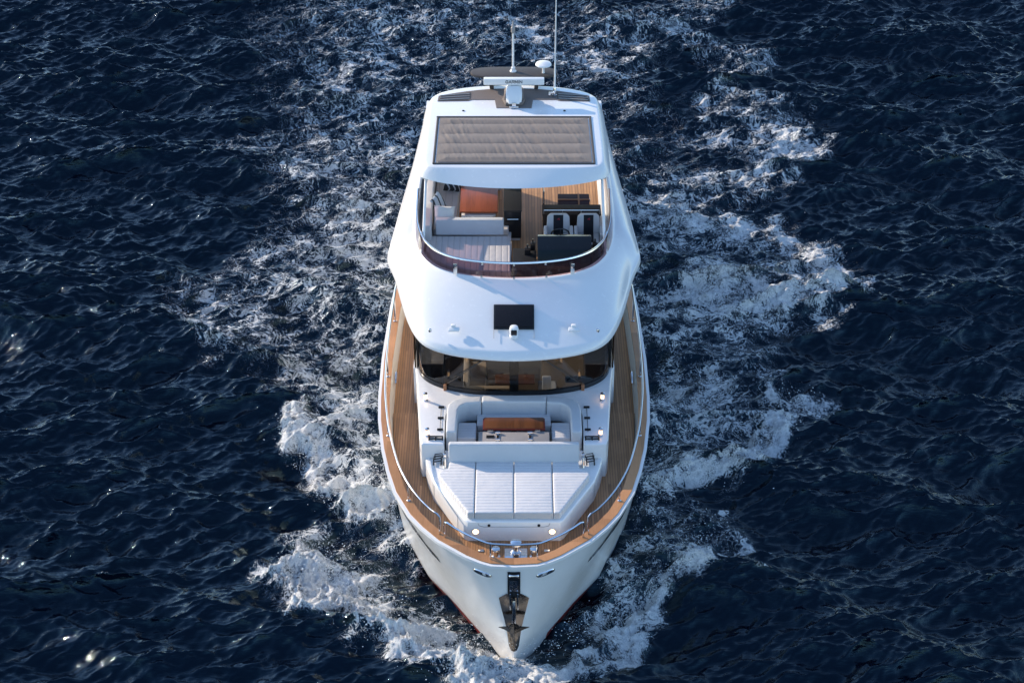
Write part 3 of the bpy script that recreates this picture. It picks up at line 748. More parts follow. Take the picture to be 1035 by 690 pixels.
bm = B(); box(bm, (-0.075, 0.03, 1.82), (0.03, 0.10, 0.4), 0.008); box(bm, (0.075, 0.03, 1.82), (0.03, 0.10, 0.4), 0.008); link_mesh('anchor_cheeks', bm, M['steel'], STEM)

# anchor, hanging in the stem
ANC = thing('anchor', 'polished steel anchor hanging in its bracket on the bow stem', 'anchor', (0, 0.05, 0.95))
bm = B(); rows = []
for z, wx, y0, y1 in ((1.88, 0.03, -0.06, 0.02), (1.6, 0.035, -0.10, 0.0), (1.3, 0.04, -0.10, 0.03), (1.14, 0.045, -0.05, 0.08)):
    rows.append([(-wx, y0, z), (wx, y0, z), (wx, y1, z), (-wx, y1, z)])
v = loft(bm, rows, True); bm.faces.new(v[0][::-1]); bm.faces.new(v[-1]); bev(bm, bm.edges[:], 0.008, 2); link_mesh('shank', bm, M['steel'], ANC)
for s in (-1, 1):
    bm = B()
    P = [(0, -0.10, 1.36), (s * 0.12, -0.10, 1.26), (s * 0.31, -0.02, 1.17), (s * 0.20, -0.06, 1.15), (0.0, -0.16, 1.10), ]
    a = [bm.verts.new(p) for p in P]; b = [bm.verts.new((p[0] * 0.97, p[1] + 0.03, p[2] - 0.01)) for p in P]
    bm.faces.new(a); bm.faces.new(b[::-1]); n = len(P)
    for i in range(n): bm.faces.new((a[i], a[(i + 1) % n], b[(i + 1) % n], b[i]))
    link_mesh('fluke', bm, M['dsteel'], ANC, 20)

# ------------------------------------------------------------------ foredeck furniture
def cushion(name, pts, z0, z1, mat, parent, b=0.035, seg=3):
    bm = B(); prism(bm, pts, z0, z1, b, seg); return link_mesh(name, bm, mat, parent, 50)
def rect(x0, x1, y0, y1): return [(x0, y0), (x1, y0), (x1, y1), (x0, y1)]

SUNM = thing('sun_mattress', 'wide light grey channelled sun mattress in four panels on the foredeck', 'mattress', (0, 2.2, 2.79))
e = 0.006
cushion('mattress_panel', [(-0.79 + e, 1.37), (-e, 1.37), (-e, 3.1), (-0.79 + e, 3.1)], 2.792, 2.96, M['pad'], SUNM)
cushion('mattress_panel', [(e, 1.37), (0.79 - e, 1.37), (0.79 - e, 3.1), (e, 3.1)], 2.792, 2.96, M['pad'], SUNM)
for s in (-1, 1):
    P = [(0.79 + e, 1.37), (0.92, 1.37), (1.56, 2.62), (1.54, 2.75), (1.36, 2.86), (1.34, 3.1), (0.79 + e, 3.1)]
    cushion('mattress_panel', [(s * x, y) for x, y in (P if s > 0 else P[::-1])], 2.792, 2.96, M['pad'], SUNM)
t = thing('backrest_bolster', 'long grey bolster cushion along the aft edge of the foredeck sun mattress', 'bolster', (0, 3.2, 2.80))
bm = B(); box(bm, (0, 3.20, 3.12), (2.72, 0.17, 0.42), 0.05, 4, rx=R(-14)); link_mesh('cushion', bm, M['cush'], t, 50)
bm = B(); box(bm, (0, 3.33, 3.06), (2.5, 0.03, 0.40), 0.01, 2, rx=R(-14)); link_mesh('back_board', bm, M['gel'], t)

SOFA = thing('lounge_sofa', 'U-shaped light grey sofa in front of the windscreen around the wooden table', 'sofa', (0, 4.3, 2.52))
for s in (-1, 1):
    P = [(0.80, 3.88), (1.20, 3.88), (1.20, 4.45), (0.80, 4.45)]; cushion('seat_cushion', [(s * x, y) for x, y in P][::s], 2.80, 2.98, M['seat'], SOFA, 0.03)
    bm = B(); prism(bm, [(s * x, y) for x, y in [(0.80, 3.62), (1.44, 3.62), (1.44, 4.5), (0.80, 4.5)]][::s], 2.523, 2.80, 0.015); link_mesh('seat_base', bm, M['gel'], SOFA)
    P = [(1.43, 3.66), (1.43, 4.5), (1.40, 4.68), (1.29, 4.84), (1.1, 4.94), (0.70, 4.975), (0.70, 4.74), (1.02, 4.71), (1.15, 4.60), (1.20, 4.45), (1.21, 3.66)]
    cushion('back_cushion', [(s * x, y) for x, y in P][::-s], 2.80, 3.31, M['cush'], SOFA, 0.05, 4)
cushion('back_cushion', rect(-0.69, 0.69, 4.74, 4.98), 2.80, 3.32, M['cush'], SOFA, 0.05, 4)
cushion('seat_cushion', rect(-0.79, 0.79, 4.36, 4.76), 2.80, 2.98, M['seat'], SOFA, 0.03)
bm = B(); box(bm, (0, 4.60, 2.66), (1.58, 0.5, 0.275), 0.01); link_mesh('seat_base', bm, M['gel'], SOFA)
bm = B(); box(bm, (1.02, 3.95, 3.0), (0.34, 0.5, 0.04), 0.02, 2)
TBL = thing('folding_table', 'small varnished wooden table with red rim in the foredeck lounge', 'table', (0, 4.2, 2.52))
bm = B(); prism(bm, [(-.66, 4.06), (.66, 4.06), (.66, 4.45), (.62, 4.49), (-.62, 4.49), (-.66, 4.45)], 3.04, 3.085, 0.01); link_mesh('table_edge', bm, M['redtrim'], TBL)
bm = B(); prism(bm, rect(-.63, .63, 4.08, 4.46), 3.0865, 3.094, 0.003); link_mesh('tabletop', bm, M['mahogf'], TBL)
bm = B(); tube(bm, [(0, 4.25, 2.522), (0, 4.25, 3.05)], 0.06, 12); link_mesh('pedestal', bm, M['steel'], TBL)
LK = thing('bar_locker', 'low grey locker unit with steel hinges just ahead of the wooden foredeck table', 'locker', (0, 3.8, 2.52))
bm = B(); prism(bm, rect(-.75, .75, 3.66, 4.03), 2.523, 3.04, 0.02); link_mesh('cabinet', bm, M['grey'], LK)
for s in (-1, 1):
    bm = B(); box(bm, (s * 0.34, 3.80, 3.05), (0.05, 0.30, 0.03), 0.01); tube(bm, [(s * .34 - .05, 3.95, 3.07), (s * .34 + .05, 3.95, 3.07)], 0.03, 8); tube(bm, [(s * .34 - .05, 3.7, 3.07), (s * .34 + .05, 3.7, 3.07)], 0.03, 8); link_mesh('hinge', bm, M['steel'], LK)
    bm = B(); box(bm, (s * 0.5, 4.03, 3.06), (0.12, 0.05, 0.05), 0.01); link_mesh('table_clip', bm, M['steel'], LK)
bm = B(); box(bm, (-0.50, 3.84, 3.046), (0.17, 0.09, 0.02), 0.006); link_mesh('latch', bm, M['black'], LK)
bm = B(); box(bm, (0.0, 3.655, 2.95), (1.4, 0.012, 0.05), 0.004); link_mesh('red_edge', bm, M['redtrim'], LK)

# ------------------------------------------------------------------ saloon seen through the windscreen
SS = thing('saloon_sofa', 'beige leather corner sofa inside the saloon behind the left half of the windscreen', 'sofa', (-0.7, 6.2, 2.27))
bm = B(); prism(bm, [(-0.98, 5.70), (-0.02, 5.70), (-0.02, 6.0), (-0.62, 6.05), (-0.62, 7.2), (-0.98, 7.2)], 2.27, 2.72, 0.04, 3); link_mesh('seat', bm, M['beige'], SS)
bm = B(); prism(bm, [(-1.12, 5.54), (-0.02, 5.54), (-0.02, 5.68), (-0.99, 5.70), (-0.99, 7.2), (-1.12, 7.2)], 2.27, 3.10, 0.04, 3); link_mesh('backrest', bm, M['beige'], SS)
SS2 = thing('saloon_bench', 'beige bench further inside the saloon behind the dark centre pillar', 'bench', (0, 6.8, 2.27))
bm = B(); box(bm, (0.0, 6.72, 2.5), (1.2, 0.45, 0.46), 0.05, 3); link_mesh('seat', bm, M['beige'], SS2)
bm = B(); box(bm, (0.0, 7.0, 2.78), (1.25, 0.16, 1.0), 0.05, 3); link_mesh('backrest', bm, M['beige'], SS2)
ST = thing('saloon_table', 'dark mahogany table between the beige seats inside the saloon', 'table', (0.0, 6.25, 2.27))
bm = B(); prism(bm, rect(-0.42, 0.46, 6.05, 6.42), 2.86, 2.90, 0.012); link_mesh('tabletop', bm, M['mahogf'], ST)
bm = B(); tube(bm, [(0.0, 6.23, 2.27), (0.0, 6.23, 2.86)], 0.06, 12); link_mesh('pedestal', bm, M['steel'], ST)
HC = thing('pilot_chair', 'pale leather chair inside the saloon behind the right half of the windscreen', 'chair', (0.75, 6.0, 2.27))
bm = B(); box(bm, (0.74, 6.15, 2.72), (0.42, 0.42, 0.12), 0.05, 3); link_mesh('seat', bm, M['cush'], HC)
bm = B(); box(bm, (0.72, 5.92, 2.98), (0.20, 0.10, 0.40), 0.04, 3); link_mesh('backrest', bm, M['cush'], HC)
bm = B(); tube(bm, [(0.74, 6.15, 2.27), (0.74, 6.15, 2.68)], 0.06, 10); link_mesh('pedestal', bm, M['steel'], HC)
for s in (-1, 1):
    CB = thing('saloon_cabinet', 'dark low cabinet along the %s side windows inside the saloon' % ('left' if s < 0 else 'right'), 'cabinet', (s * 1.85, 8.2, 2.27), 'saloon cabinets')
    bm = B(); box(bm, (s * 1.85, 8.2, 2.62), (0.5, 3.0, 0.7), 0.02); link_mesh('body', bm, M['wbar'], CB)
    bm = B(); box(bm, (s * 1.85, 8.2, 2.99), (0.54, 3.04, 0.03), 0.01); link_mesh('worktop', bm, M['grey'], CB)

# ------------------------------------------------------------------ flybridge furniture
FL_ = 4.803
SL_ = thing('sun_lounge', 'flybridge sun lounge with fore-and-aft channels behind the tinted wind deflector', 'lounge', (-1, 8, FL_))
P = [(-1.98, 8.62), (-1.98, 7.95), (-1.82, 7.55), (-1.5, 7.25), (-0.95, 7.05), (-0.05, 6.98), (-0.05, 8.62)]
bm = B(); prism(bm, P, FL_, 5.04, 0.01); link_mesh('base', bm, M['gel'], SL_)
P2 = [(-1.96, 8.60), (-1.96, 7.97), (-1.8, 7.58), (-1.48, 7.29), (-0.95, 7.09), (-0.07, 7.02), (-0.07, 8.60)]
cushion('mattress', P2, 5.043, 5.20, M['lounge'], SL_, 0.035)
BO = tag(link_mesh('lounge_bolster', box(B(), (-1.0, 8.70, 5.39), (1.54, 0.20, 0.37), 0.04, 4, rx=R(-8)), M['cush'], None, 50), 'long grey bolster at the aft end of the flybridge sun lounge', 'bolster')
FS = thing('corner_sofa', 'pale corner sofa on the flybridge beside the mahogany dining table', 'sofa', (-1.5, 9.8, FL_))
bm = B(); prism(bm, [(-1.84, 8.84), (-0.10, 8.84), (-0.06, 8.9), (-0.06, 9.06), (-0.10, 9.10), (-1.28, 9.12), (-1.28, 12.0), (-1.84, 12.0)], FL_, 5.05, 0.02); link_mesh('base', bm, M['gel'], FS)
cushion('seat_cushion', [(-1.84, 9.14), (-1.30, 9.14), (-1.30, 11.5), (-1.84, 11.5)], 5.053, 5.20, M['sidefab'], FS, 0.03)
cushion('seat_cushion', [(-1.84, 8.84), (-0.12, 8.84), (-0.12, 9.10), (-1.84, 9.10)], 5.053, 5.22, M['fcush'], FS, 0.03)
cushion('seat_cushion', [(-1.28, 11.0), (-0.3, 11.0), (-0.3, 11.5), (-1.28, 11.5)], 5.053, 5.20, M['sidefab'], FS, 0.03)
cushion('back_cushion', [(-2.04, 8.4), (-1.86, 8.4), (-1.86, 11.7), (-2.04, 11.7)], FL_, 5.56, M['fcush'], FS, 0.04)
cushion('back_cushion', [(-1.86, 11.52), (-0.3, 11.52), (-0.3, 11.7), (-1.86, 11.7)], FL_, 5.6, M['fcush'], FS, 0.04)
DT = thing('dining_table', 'square varnished mahogany dining table on the flybridge beside the corner sofa', 'table', (-0.8, 9.9, FL_))
bm = B(); prism(bm, rect(-1.24, -0.37, 9.26, 10.5), 5.41, 5.455, 0.012); link_mesh('tabletop', bm, M['mahog'], DT)
for y in (9.6, 10.2):
    bm = B(); box(bm, (-0.8, y, 5.1), (0.16, 0.16, 0.62), 0.02); link_mesh('leg', bm, M['gel'], DT)
bm = B(); prism(bm, [(-1.2, 9.25), (-0.5, 9.25), (-0.42, 9.3), (-0.42, 9.4), (-1.2, 9.4)], 5.30, 5.36, 0.01); link_mesh('fold_leaf', bm, M['gel'], DT)
BC = thing('bar_cabinet', 'tall black fridge cabinet on the flybridge next to the dining table', 'cabinet', (0, 9.6, FL_))
bm = B(); prism(bm, rect(-0.23, 0.17, 9.03, 10.2), FL_ + .08, 5.58, 0.02); link_mesh('body', bm, M['black'], BC)
bm = B(); prism(bm, rect(-0.24, 0.18, 9.02, 10.21), 5.582, 5.61, 0.008); link_mesh('worktop', bm, M['bfab'], BC)
bm = B(); prism(bm, rect(-0.20, 0.14, 9.08, 10.15), FL_, FL_ + .078, 0.0); link_mesh('plinth', bm, M['gel'], BC)
bm = B(); tube(bm, [(-0.15, 9.0, 5.4), (0.1, 9.0, 5.4)], 0.012, 8); link_mesh('handle', bm, M['steel'], BC)

CON = thing('helm_console', 'black covered flybridge helm console with steering wheel', 'console', (1.1, 7.5, FL_))
bm = B(); rows = []
for x in (0.52, 1.70):
    rows.append([(x, 7.10, FL_), (x, 7.06, 5.30), (x, 7.22, 5.62), (x, 7.55, 5.78), (x, 7.72, 5.74), (x, 7.80, 5.45), (x, 7.80, FL_)])
v = loft(bm, rows, True); bm.faces.new(v[0][::-1]); bm.faces.new(v[1]); bev(bm, bm.edges[:], 0.02, 2); link_mesh('cowling', bm, M['black'], CON)
bm = B(); box(bm, (1.11, 7.145, 5.50), (1.16, 0.02, 0.30), 0.01, rx=R(-25)); link_mesh('cover', bm, M['navy'], CON)
bm = B(); prism(bm, [(-0.03, 7.05), (0.5, 7.05), (0.5, 7.95), (0.42, 8.02), (-0.03, 8.02)], FL_, 5.22, 0.03); link_mesh('side_dash', bm, M['bfab'], CON)
bm = B(); prism(bm, [(1.72, 7.3), (1.95, 7.45), (2.0, 7.95), (1.72, 7.95)], FL_, 5.35, 0.03); link_mesh('side_dash', bm, M['black'], CON)
for (x, y, z, sx) in ((0.30, 7.75, 5.28, .14), (0.42, 7.88, 5.34, .11), (1.8, 7.75, 5.42, .12)):
    bm = B(); box(bm, (x, y, z), (sx, 0.12, 0.18), 0.03); tube(bm, [(x, y, z), (x, y + .04, z + .16)], 0.02, 6); link_mesh('throttle', bm, M['black'], CON)
bm = B(); pts = []
for k in range(25):
    a = 2 * math.pi * k / 24; pts.append((1.03 + 0.20 * math.cos(a), 7.98 - 0.09 * math.sin(a), 5.60 + 0.18 * math.sin(a)))
tube(bm, pts, 0.018, 8, False)
for k in range(3):
    a = math.pi / 2 + k * 2 * math.pi / 3; tube(bm, [(1.03, 7.96, 5.58), (1.03 + 0.20 * math.cos(a), 7.98 - 0.09 * math.sin(a), 5.60 + 0.18 * math.sin(a))], 0.012, 6)
tube(bm, [(1.03, 7.96, 5.58), (1.03, 7.76, 5.50)], 0.03, 8); link_mesh('steering_wheel', bm, M['black'], CON)

def helm_seat(cx, label):
    t = thing('helm_chair', label, 'chair', (cx, 8.4, FL_), 'flybridge helm chairs')
    bm = B(); box(bm, (cx, 8.33, 5.22), (0.50, 0.50, 0.16), 0.05, 3); link_mesh('seat', bm, M['fcush'], t, 50)
    bm = B(); prism(bm, [(cx - .27, 0), (cx - .25, .38), (cx - .18, .45), (cx + .18, .45), (cx + .25, .38), (cx + .27, 0)], -0.06, 0.06, 0.03, 3)
    bmesh.ops.transform(bm, matrix=Matrix.Translation((0, 8.60, 5.28)) @ Matrix.Rotation(R(78), 4, 'X'), verts=bm.verts[:]); link_mesh('backrest', bm, M['fcush'], t, 50)
    bm = B(); box(bm, (cx, 8.60, 5.28), (0.22, 0.43, 0.02), 0.008)
    bmesh.ops.transform(bm, matrix=Matrix.Translation((0, 8.60, 5.28)) @ Matrix.Rotation(R(78), 4, 'X') @ Matrix.Translation((0, -8.60 + 0.222, -5.28 + 0.063)), verts=bm.verts[:]); link_mesh('centre_panel', bm, M['bfab'], t)
    bm = B(); prism(bm, [(cx - .035, .33), (cx - .01, .33), (cx + .035, .365), (cx + .01, .365)], 0.074, 0.078); prism(bm, [(cx + .0, .32), (cx + .025, .32), (cx + .04, .34), (cx + .02, .34)], 0.074, 0.078)
    bmesh.ops.transform(bm, matrix=Matrix.Translation((0, 8.60, 5.28)) @ Matrix.Rotation(R(78), 4, 'X'), verts=bm.verts[:]); link_mesh('red_emblem', bm, M['logo'], t)
    bm = B(); box(bm, (cx, 8.33, 5.314), (0.22, 0.44, 0.02), 0.008); link_mesh('seat_panel', bm, M['bfab'], t)
    for s in (-1, 1):
        bm = B(); box(bm, (cx + s * .29, 8.36, 5.38), (0.08, 0.42, 0.22), 0.035, 3); link_mesh('armrest', bm, M['fcush'], t, 50)
    bm = B(); lathe(bm, [(0.2, 0), (0.2, .03), (0.07, .05), (0.07, .35)], (cx, 8.35, FL_), 16); link_mesh('pedestal', bm, M['steel'], t)
helm_seat(1.0, 'white flybridge helm chair with dark centre stripe, behind the steering wheel')
helm_seat(1.68, 'white striped flybridge helm chair beside the outer glass, no steering wheel before it')

WBAR = thing('wet_bar', 'dark brown flybridge bar counter with steel rail behind the helm seats', 'bar counter', (1.3, 9.1, FL_))
bm = B(); prism(bm, rect(0.66, 1.96, 8.92, 9.36), FL_, 5.54, 0.015); link_mesh('body', bm, M['wbar'], WBAR)
bm = B(); prism(bm, rect(0.64, 1.98, 8.90, 9.38), 5.542, 5.575, 0.01); link_mesh('worktop', bm, M['wbar'], WBAR)
bm = B(); tube(bm, [(0.68, 8.92, 5.68), (1.94, 8.92, 5.68)], 0.014, 8)
for x in (0.68, 1.1, 1.52, 1.94): tube(bm, [(x, 8.92, 5.575), (x, 8.92, 5.68)], 0.012, 6)
link_mesh('bar_rail', bm, M['steel'], WBAR)
bm = B(); tube(bm, [(0.68, 9.4, 4.8), (0.68, 9.4, 5.9), (0.68, 9.9, 5.9), (0.68, 9.95, 4.8)], 0.018, 8); tag(link_mesh('stair_rail', bm, M['steel'], YACHT), 'x', 'x')
bpy.data.objects['stair_rail'].pop('label'); bpy.data.objects['stair_rail'].pop('category')
CH = thing('strapped_chest', 'dark plum deck chest with tan straps behind the flybridge bar', 'chest', (1.38, 9.95, FL_))
bm = B(); prism(bm, rect(1.02, 1.75, 9.62, 10.22), FL_, 5.40, 0.02); link_mesh('body', bm, M['purple'], CH)
bm = B(); box(bm, (1.385, 9.92, 5.408), (0.75, 0.05, 0.012), 0.003); box(bm, (1.5, 9.92, 5.412), (0.04, 0.62, 0.012), 0.003); link_mesh('strap', bm, M['tan'], CH)
bm = B(); box(bm, (1.76, 9.75, 5.3), (0.03, 0.08, 0.05), 0.008); box(bm, (1.76, 10.08, 5.3), (0.03, 0.08, 0.05), 0.008); link_mesh('catch', bm, M['steel'], CH)

def pillow(name, c, size, mat, rx, ry, rz, label):
    bm = B(); n = 10; rows_t = []; rows_b = []
    for j in range(n + 1):
        rt = []; rb = []
        for i in range(n + 1):
            u = i / n * 2 - 1; v_ = j / n * 2 - 1; h = ((1 - u ** 4) * (1 - v_ ** 4)) ** 0.6 * 0.085
            k = 1 - 0.07 * (1 - u * u) * abs(v_) ** 3; kk = 1 - 0.07 * (1 - v_ * v_) * abs(u) ** 3
            nz = 0.012 * mnoise.noise(Vector((u * 3, v_ * 3, c[0] * 5)))
            rt.append((u * size / 2 * kk, v_ * size / 2 * k, h + nz)); rb.append((u * size / 2 * kk, v_ * size / 2 * k, -h + nz))
        rows_t.append(rt); rows_b.append(rb)
    loft(bm, rows_t); loft(bm, rows_b); bmesh.ops.remove_doubles(bm, verts=bm.verts[:], dist=0.002)
    bmesh.ops.transform(bm, matrix=Matrix.Translation(c) @ Matrix.Rotation(rz, 4, 'Z') @ Matrix.Rotation(ry, 4, 'Y') @ Matrix.Rotation(rx, 4, 'X'), verts=bm.verts[:])
    return tag(link_mesh(name, bm, mat, None, 60), label, 'pillow')
pillow('throw_pillow', (-1.58, 8.98, 5.50), 0.48, M['wpil'], R(48), R(8), R(8), 'crumpled white throw pillow lying behind the flybridge bolster')
pillow('throw_pillow', (-1.74, 9.70, 5.42), 0.46, M['bpil'], R(15), R(62), R(-8), 'pale blue pillow with dark stripes leaning on the flybridge corner sofa')
pillow('throw_pillow', (-1.42, 10.75, 5.42), 0.46, M['kpil'], R(60), R(0), R(-14), 'black patterned pillow on the corner sofa behind the dining table')

# ------------------------------------------------------------------ sea
N = 1024; L = 44.8; DX = L / N
rng = np.random.default_rng(11)
kx = np.fft.fftfreq(N, DX) * 2 * np.pi; KX, KY = np.meshgrid(kx, kx); K = np.hypot(KX, KY); K[0, 0] = 1e-3
def field(spec, sd):
    r_ = np.random.default_rng(sd)
    H = (r_.standard_normal((N, N)) + 1j * r_.standard_normal((N, N))) * np.sqrt(spec); H[0, 0] = 0
    return H
def wind(th, kp, s, cut):
    d = np.maximum(0.0, np.cos(np.arctan2(KY, KX) - th)); 
    return K ** -4.0 * np.exp(-1.0 * (kp / K) ** 2) * (d ** s + 0.004) * np.exp(-(K / cut) ** 2)
def norm(H, sig):
    return H * (sig / np.std(np.real(np.fft.ifft2(H))))
TH1 = math.atan2(-1, -0.30); TH2 = math.atan2(-1, 0.40)
H = norm(field(wind(TH1, 2 * np.pi / 6.2, 6, 40), 13), 0.165) + norm(field(wind(TH2, 2 * np.pi / 1.7, 11, 70), 4), 0.072) + norm(field(wind(TH1 + .25, 2 * np.pi / 0.55, 15, 90), 5), 0.0180) + norm(field(wind(TH2 - .1, 2 * np.pi / 0.28, 12, 110), 6), 0.0048)
hz = np.real(np.fft.ifft2(H)); CHK = 0.68 - 0.25 * np.clip((K - 3) / 8, 0, 1)
hx = np.real(np.fft.ifft2(1j * KX / K * H * CHK)); hy = np.real(np.fft.ifft2(1j * KY / K * H * CHK))
def iso(k0, k1, p, sd):
    sp = K ** (-p) * ((K > k0) & (K < k1)); f = np.real(np.fft.ifft2(field(sp, sd))); return f / np.std(f)
f_big = iso(1.0, 12, 2.6, 21); f_med = iso(4, 40, 2.8, 22); f_fin = iso(12, 72, 2.4, 23)

gx = -L / 2 + DX * np.arange(N); gy = -5.0 + DX * np.arange(N)
def grow(n=46, a=0.07, g=1.25):
    return np.cumsum(a * g ** np.arange(n))
gr_ = grow()
X1 = np.concatenate([gx[0] - gr_[::-1], gx, gx[-1] + gr_]); Y1 = np.concatenate([gy[0] - gr_[::-1], gy, gy[-1] + gr_])
ix = np.round((X1 + L / 2) / DX).astype(int) % N; iy = np.round((Y1 + 5) / DX).astype(int) % N
sp = np.concatenate([np.diff(gr_, prepend=0)[::-1], np.full(N, DX), np.diff(gr_, prepend=0)]); fade1 = np.exp(-(np.maximum(sp - 0.1, 0) / 0.8) ** 2)
FADE = np.minimum.outer(fade1, fade1)
def take(f): return f[np.ix_(iy, ix)]
XX, YY = np.meshgrid(X1, Y1)

# foam and wake, in metres on the water: (density, width, path, crest height)
STROKES = [
 (1.00,0.78,[(0.05,0.0),(-1.0,0.1),(-2.0,0.6),(-2.9,1.3),(-3.6,2.1),(-4.2,2.7),(-4.6,3.4)],0.30),
 (0.76,0.85,[(-0.7,0.5),(-1.8,1.2),(-2.8,2.2),(-3.5,3.0),(-4.1,3.5)],0.08),
 (0.50,0.55,[(-2.7,4.4),(-3.0,5.1)],0),
 (0.60,0.30,[(-2.3,3.4),(-2.5,4.2),(-2.8,5.6),(-3.1,6.9)],0.10),
 (0.97,0.55,[(-5.3,8.6),(-5.0,7.5),(-4.6,6.7),(-4.2,6.0),(-3.8,5.7),(-3.2,5.1)],0.20),
 (0.62,1.10,[(-4.7,8.1),(-3.8,7.1),(-3.2,6.2)],0.05),
 (0.60,0.90,[(-3.6,9.3),(-3.4,7.7),(-3.1,6.2)],0),
 (0.58,1.4,[(-8.0,14.4),(-7.0,15.0),(-5.2,16.6),(-3.6,19.0)],0),
 (0.64,1.0,[(-7.3,12.2),(-5.8,12.1),(-4.3,11.9)],0.05),
 (0.60,1.1,[(-7.1,13.3),(-5.8,13.9),(-4.0,14.4)],0.04),
 (0.48,1.3,[(-6.7,16.8),(-5.2,16.2),(-3.4,15.7)],0),
 (0.56,1.1,[(-3.8,13.4),(-3.7,11.3),(-3.4,8.9)],0),
 (0.50,0.9,[(-5.5,10.7),(-4.4,10.4),(-3.6,10.1)],0),
 (0.40,2.6,[(-6.8,36.0),(-5.7,28.1),(-5.0,23.1),(-4.4,19.3)],0),
 (0.42,2.6,[(-3.7,36.0),(-3.6,28.1),(-3.6,23.1),(-3.6,19.3)],0),
 (0.52,0.6,[(-6.6,22.1),(-5.6,20.9),(-4.6,19.0)],0.06),
 (0.46,0.5,[(-8.7,23.4),(-7.6,23.8)],0.03),
 (0.72,0.6,[(-0.3,36.0),(0.0,32.3),(1.4,29.8),(2.7,29.0)],0.05),
 (0.42,1.8,[(-3.1,31.3),(-1.4,32.2),(0.7,32.2),(2.7,31.3)],0),
 (0.48,1.6,[(3.0,29.7),(4.2,32.2),(6.0,33.9),(7.2,36.0)],0.03),
 (0.40,1.8,[(2.6,27.4),(3.5,25.2),(3.6,22.5)],0),
 (0.56,0.8,[(5.9,32.6),(7.1,30.5),(8.3,28.9)],0.04),
 (0.70,0.9,[(6.8,25.9),(8.1,25.7),(9.0,23.9),(8.4,22.5),(7.4,21.2),(5.3,20.6),(3.8,19.6)],0.08),
 (0.72,1.1,[(6.5,23.8),(8.0,23.4)],0),
 (0.84,0.8,[(4.9,19.0),(6.8,18.3),(8.4,16.8),(8.9,15.2),(8.1,13.8),(6.6,13.8),(5.2,14.4)],0.12),
 (0.80,1.2,[(5.7,15.4),(7.2,14.9)],0.05),
 (0.42,1.2,[(4.0,18.8),(5.0,17.1),(6.1,16.5)],0),
 (0.40,1.0,[(3.5,14.4),(4.4,13.4),(5.3,14.4)],0),
 (0.64,0.9,[(4.4,12.7),(5.7,12.5),(6.2,11.3),(5.3,10.4)],0.08),
 (0.92,0.55,[(6.9,9.7),(6.6,8.7),(5.9,7.7),(5.0,6.8),(3.9,5.8)],0.17),
 (0.52,1.0,[(4.8,9.8),(5.4,8.7),(4.2,6.9)],0.04),
 (0.60,0.8,[(4.5,10.6),(4.5,9.3)],0),
 (0.66,0.5,[(3.3,8.1),(3.2,5.8),(2.7,4.0),(2.2,2.3)],0.08),
 (0.42,0.8,[(3.6,9.8),(3.6,7.3),(3.6,5.8)],0),
 (0.90,0.36,[(0.05,0.1),(0.8,0.35),(1.6,0.9),(2.5,1.6),(3.0,2.6),(3.9,3.6),(4.7,4.3)],0.19),
 (0.30,0.8,[(2.3,2.0),(3.2,3.3),(4.2,4.6)],0),
 (0.34,1.4,[(3.6,17.1),(3.5,13.4),(3.5,9.8)],0),
]
wx = XX + 0.28 * take(f_big) + 0.06 * take(f_med); wy = YY + 0.28 * np.roll(take(f_big), 211, 1) + 0.06 * np.roll(take(f_med), 97, 0)
foam = np.zeros_like(XX); lift = np.zeros_like(XX)
for I, rad, pts, ch in STROKES:
    if I < 0.67: I = I * 0.85
    a = np.array(pts); m = 2.5 * rad + 0.9
    jx = np.where((X1 > a[:, 0].min() - m) & (X1 < a[:, 0].max() + m))[0]; jy = np.where((Y1 > a[:, 1].min() - m) & (Y1 < a[:, 1].max() + m))[0]
    if len(jx) == 0 or len(jy) == 0: continue
    sl = np.ix_(jy, jx); d = np.full((len(jy), len(jx)), 1e9)
    for p, q in zip(a, a[1:]):
        v_ = q - p; px = wx[sl] - p[0]; py = wy[sl] - p[1]; t = np.clip((px * v_[0] + py * v_[1]) / (v_ @ v_), 0, 1)
        d = np.minimum(d, np.hypot(px - t * v_[0], py - t * v_[1]))
    g = np.clip(1.35 * (1 - d / (rad * 1.5)), 0, 1); g = g * g * (3 - 2 * g)
    foam[sl] = 1 - (1 - foam[sl]) * (1 - I * g)
    if ch: lift[sl] = np.maximum(lift[sl], np.clip(np.hypot(XX[sl], YY[sl] - 0.2) / 1.0, 0.45, 1) * ch * np.exp(-(d / (rad * 0.62)) ** 2))
dense = np.clip((foam - 0.72) / 0.28, 0, 1)
crest = np.clip((take(hz) - 0.36) / 0.1, 0, 1) * np.clip(take(f_big) - 0.55, 0, 1)   # a few breaking wave tops
crest[FADE < 0.99] = 0
foam = np.clip(np.maximum(foam, 0.55 * crest), 0, 1)
VX = XX + take(hx) * FADE; VY = YY + take(hy) * FADE
lumps = 0.016 * take(f_med) + 0.034 * take(f_fin)
VZ = take(hz) * FADE + lift * (0.9 + 0.12 * take(f_big)) + (dense * lumps * (0.4 + 0.9 * lift / 0.30) + np.clip(foam * 1.6, 0, 1) * (0.010 * take(f_med) + 0.004 * take(f_fin)))
ny, nx = XX.shape
me = bpy.data.meshes.new('sea'); nv = nx * ny; me.vertices.add(nv)
co = np.stack([VX, VY, VZ], -1).reshape(-1).astype(np.float32); me.vertices.foreach_set('co', co)
idx = np.arange(nv, dtype=np.int32).reshape(ny, nx)
q = np.stack([idx[:-1, :-1], idx[:-1, 1:], idx[1:, 1:], idx[1:, :-1]], -1).reshape(-1)
nq = len(q) // 4; me.loops.add(len(q)); me.loops.foreach_set('vertex_index', q)
me.polygons.add(nq); me.polygons.foreach_set('loop_start', np.arange(nq, dtype=np.int32) * 4)
try: me.polygons.foreach_set('loop_total', np.full(nq, 4, dtype=np.int32))
except Exception: pass
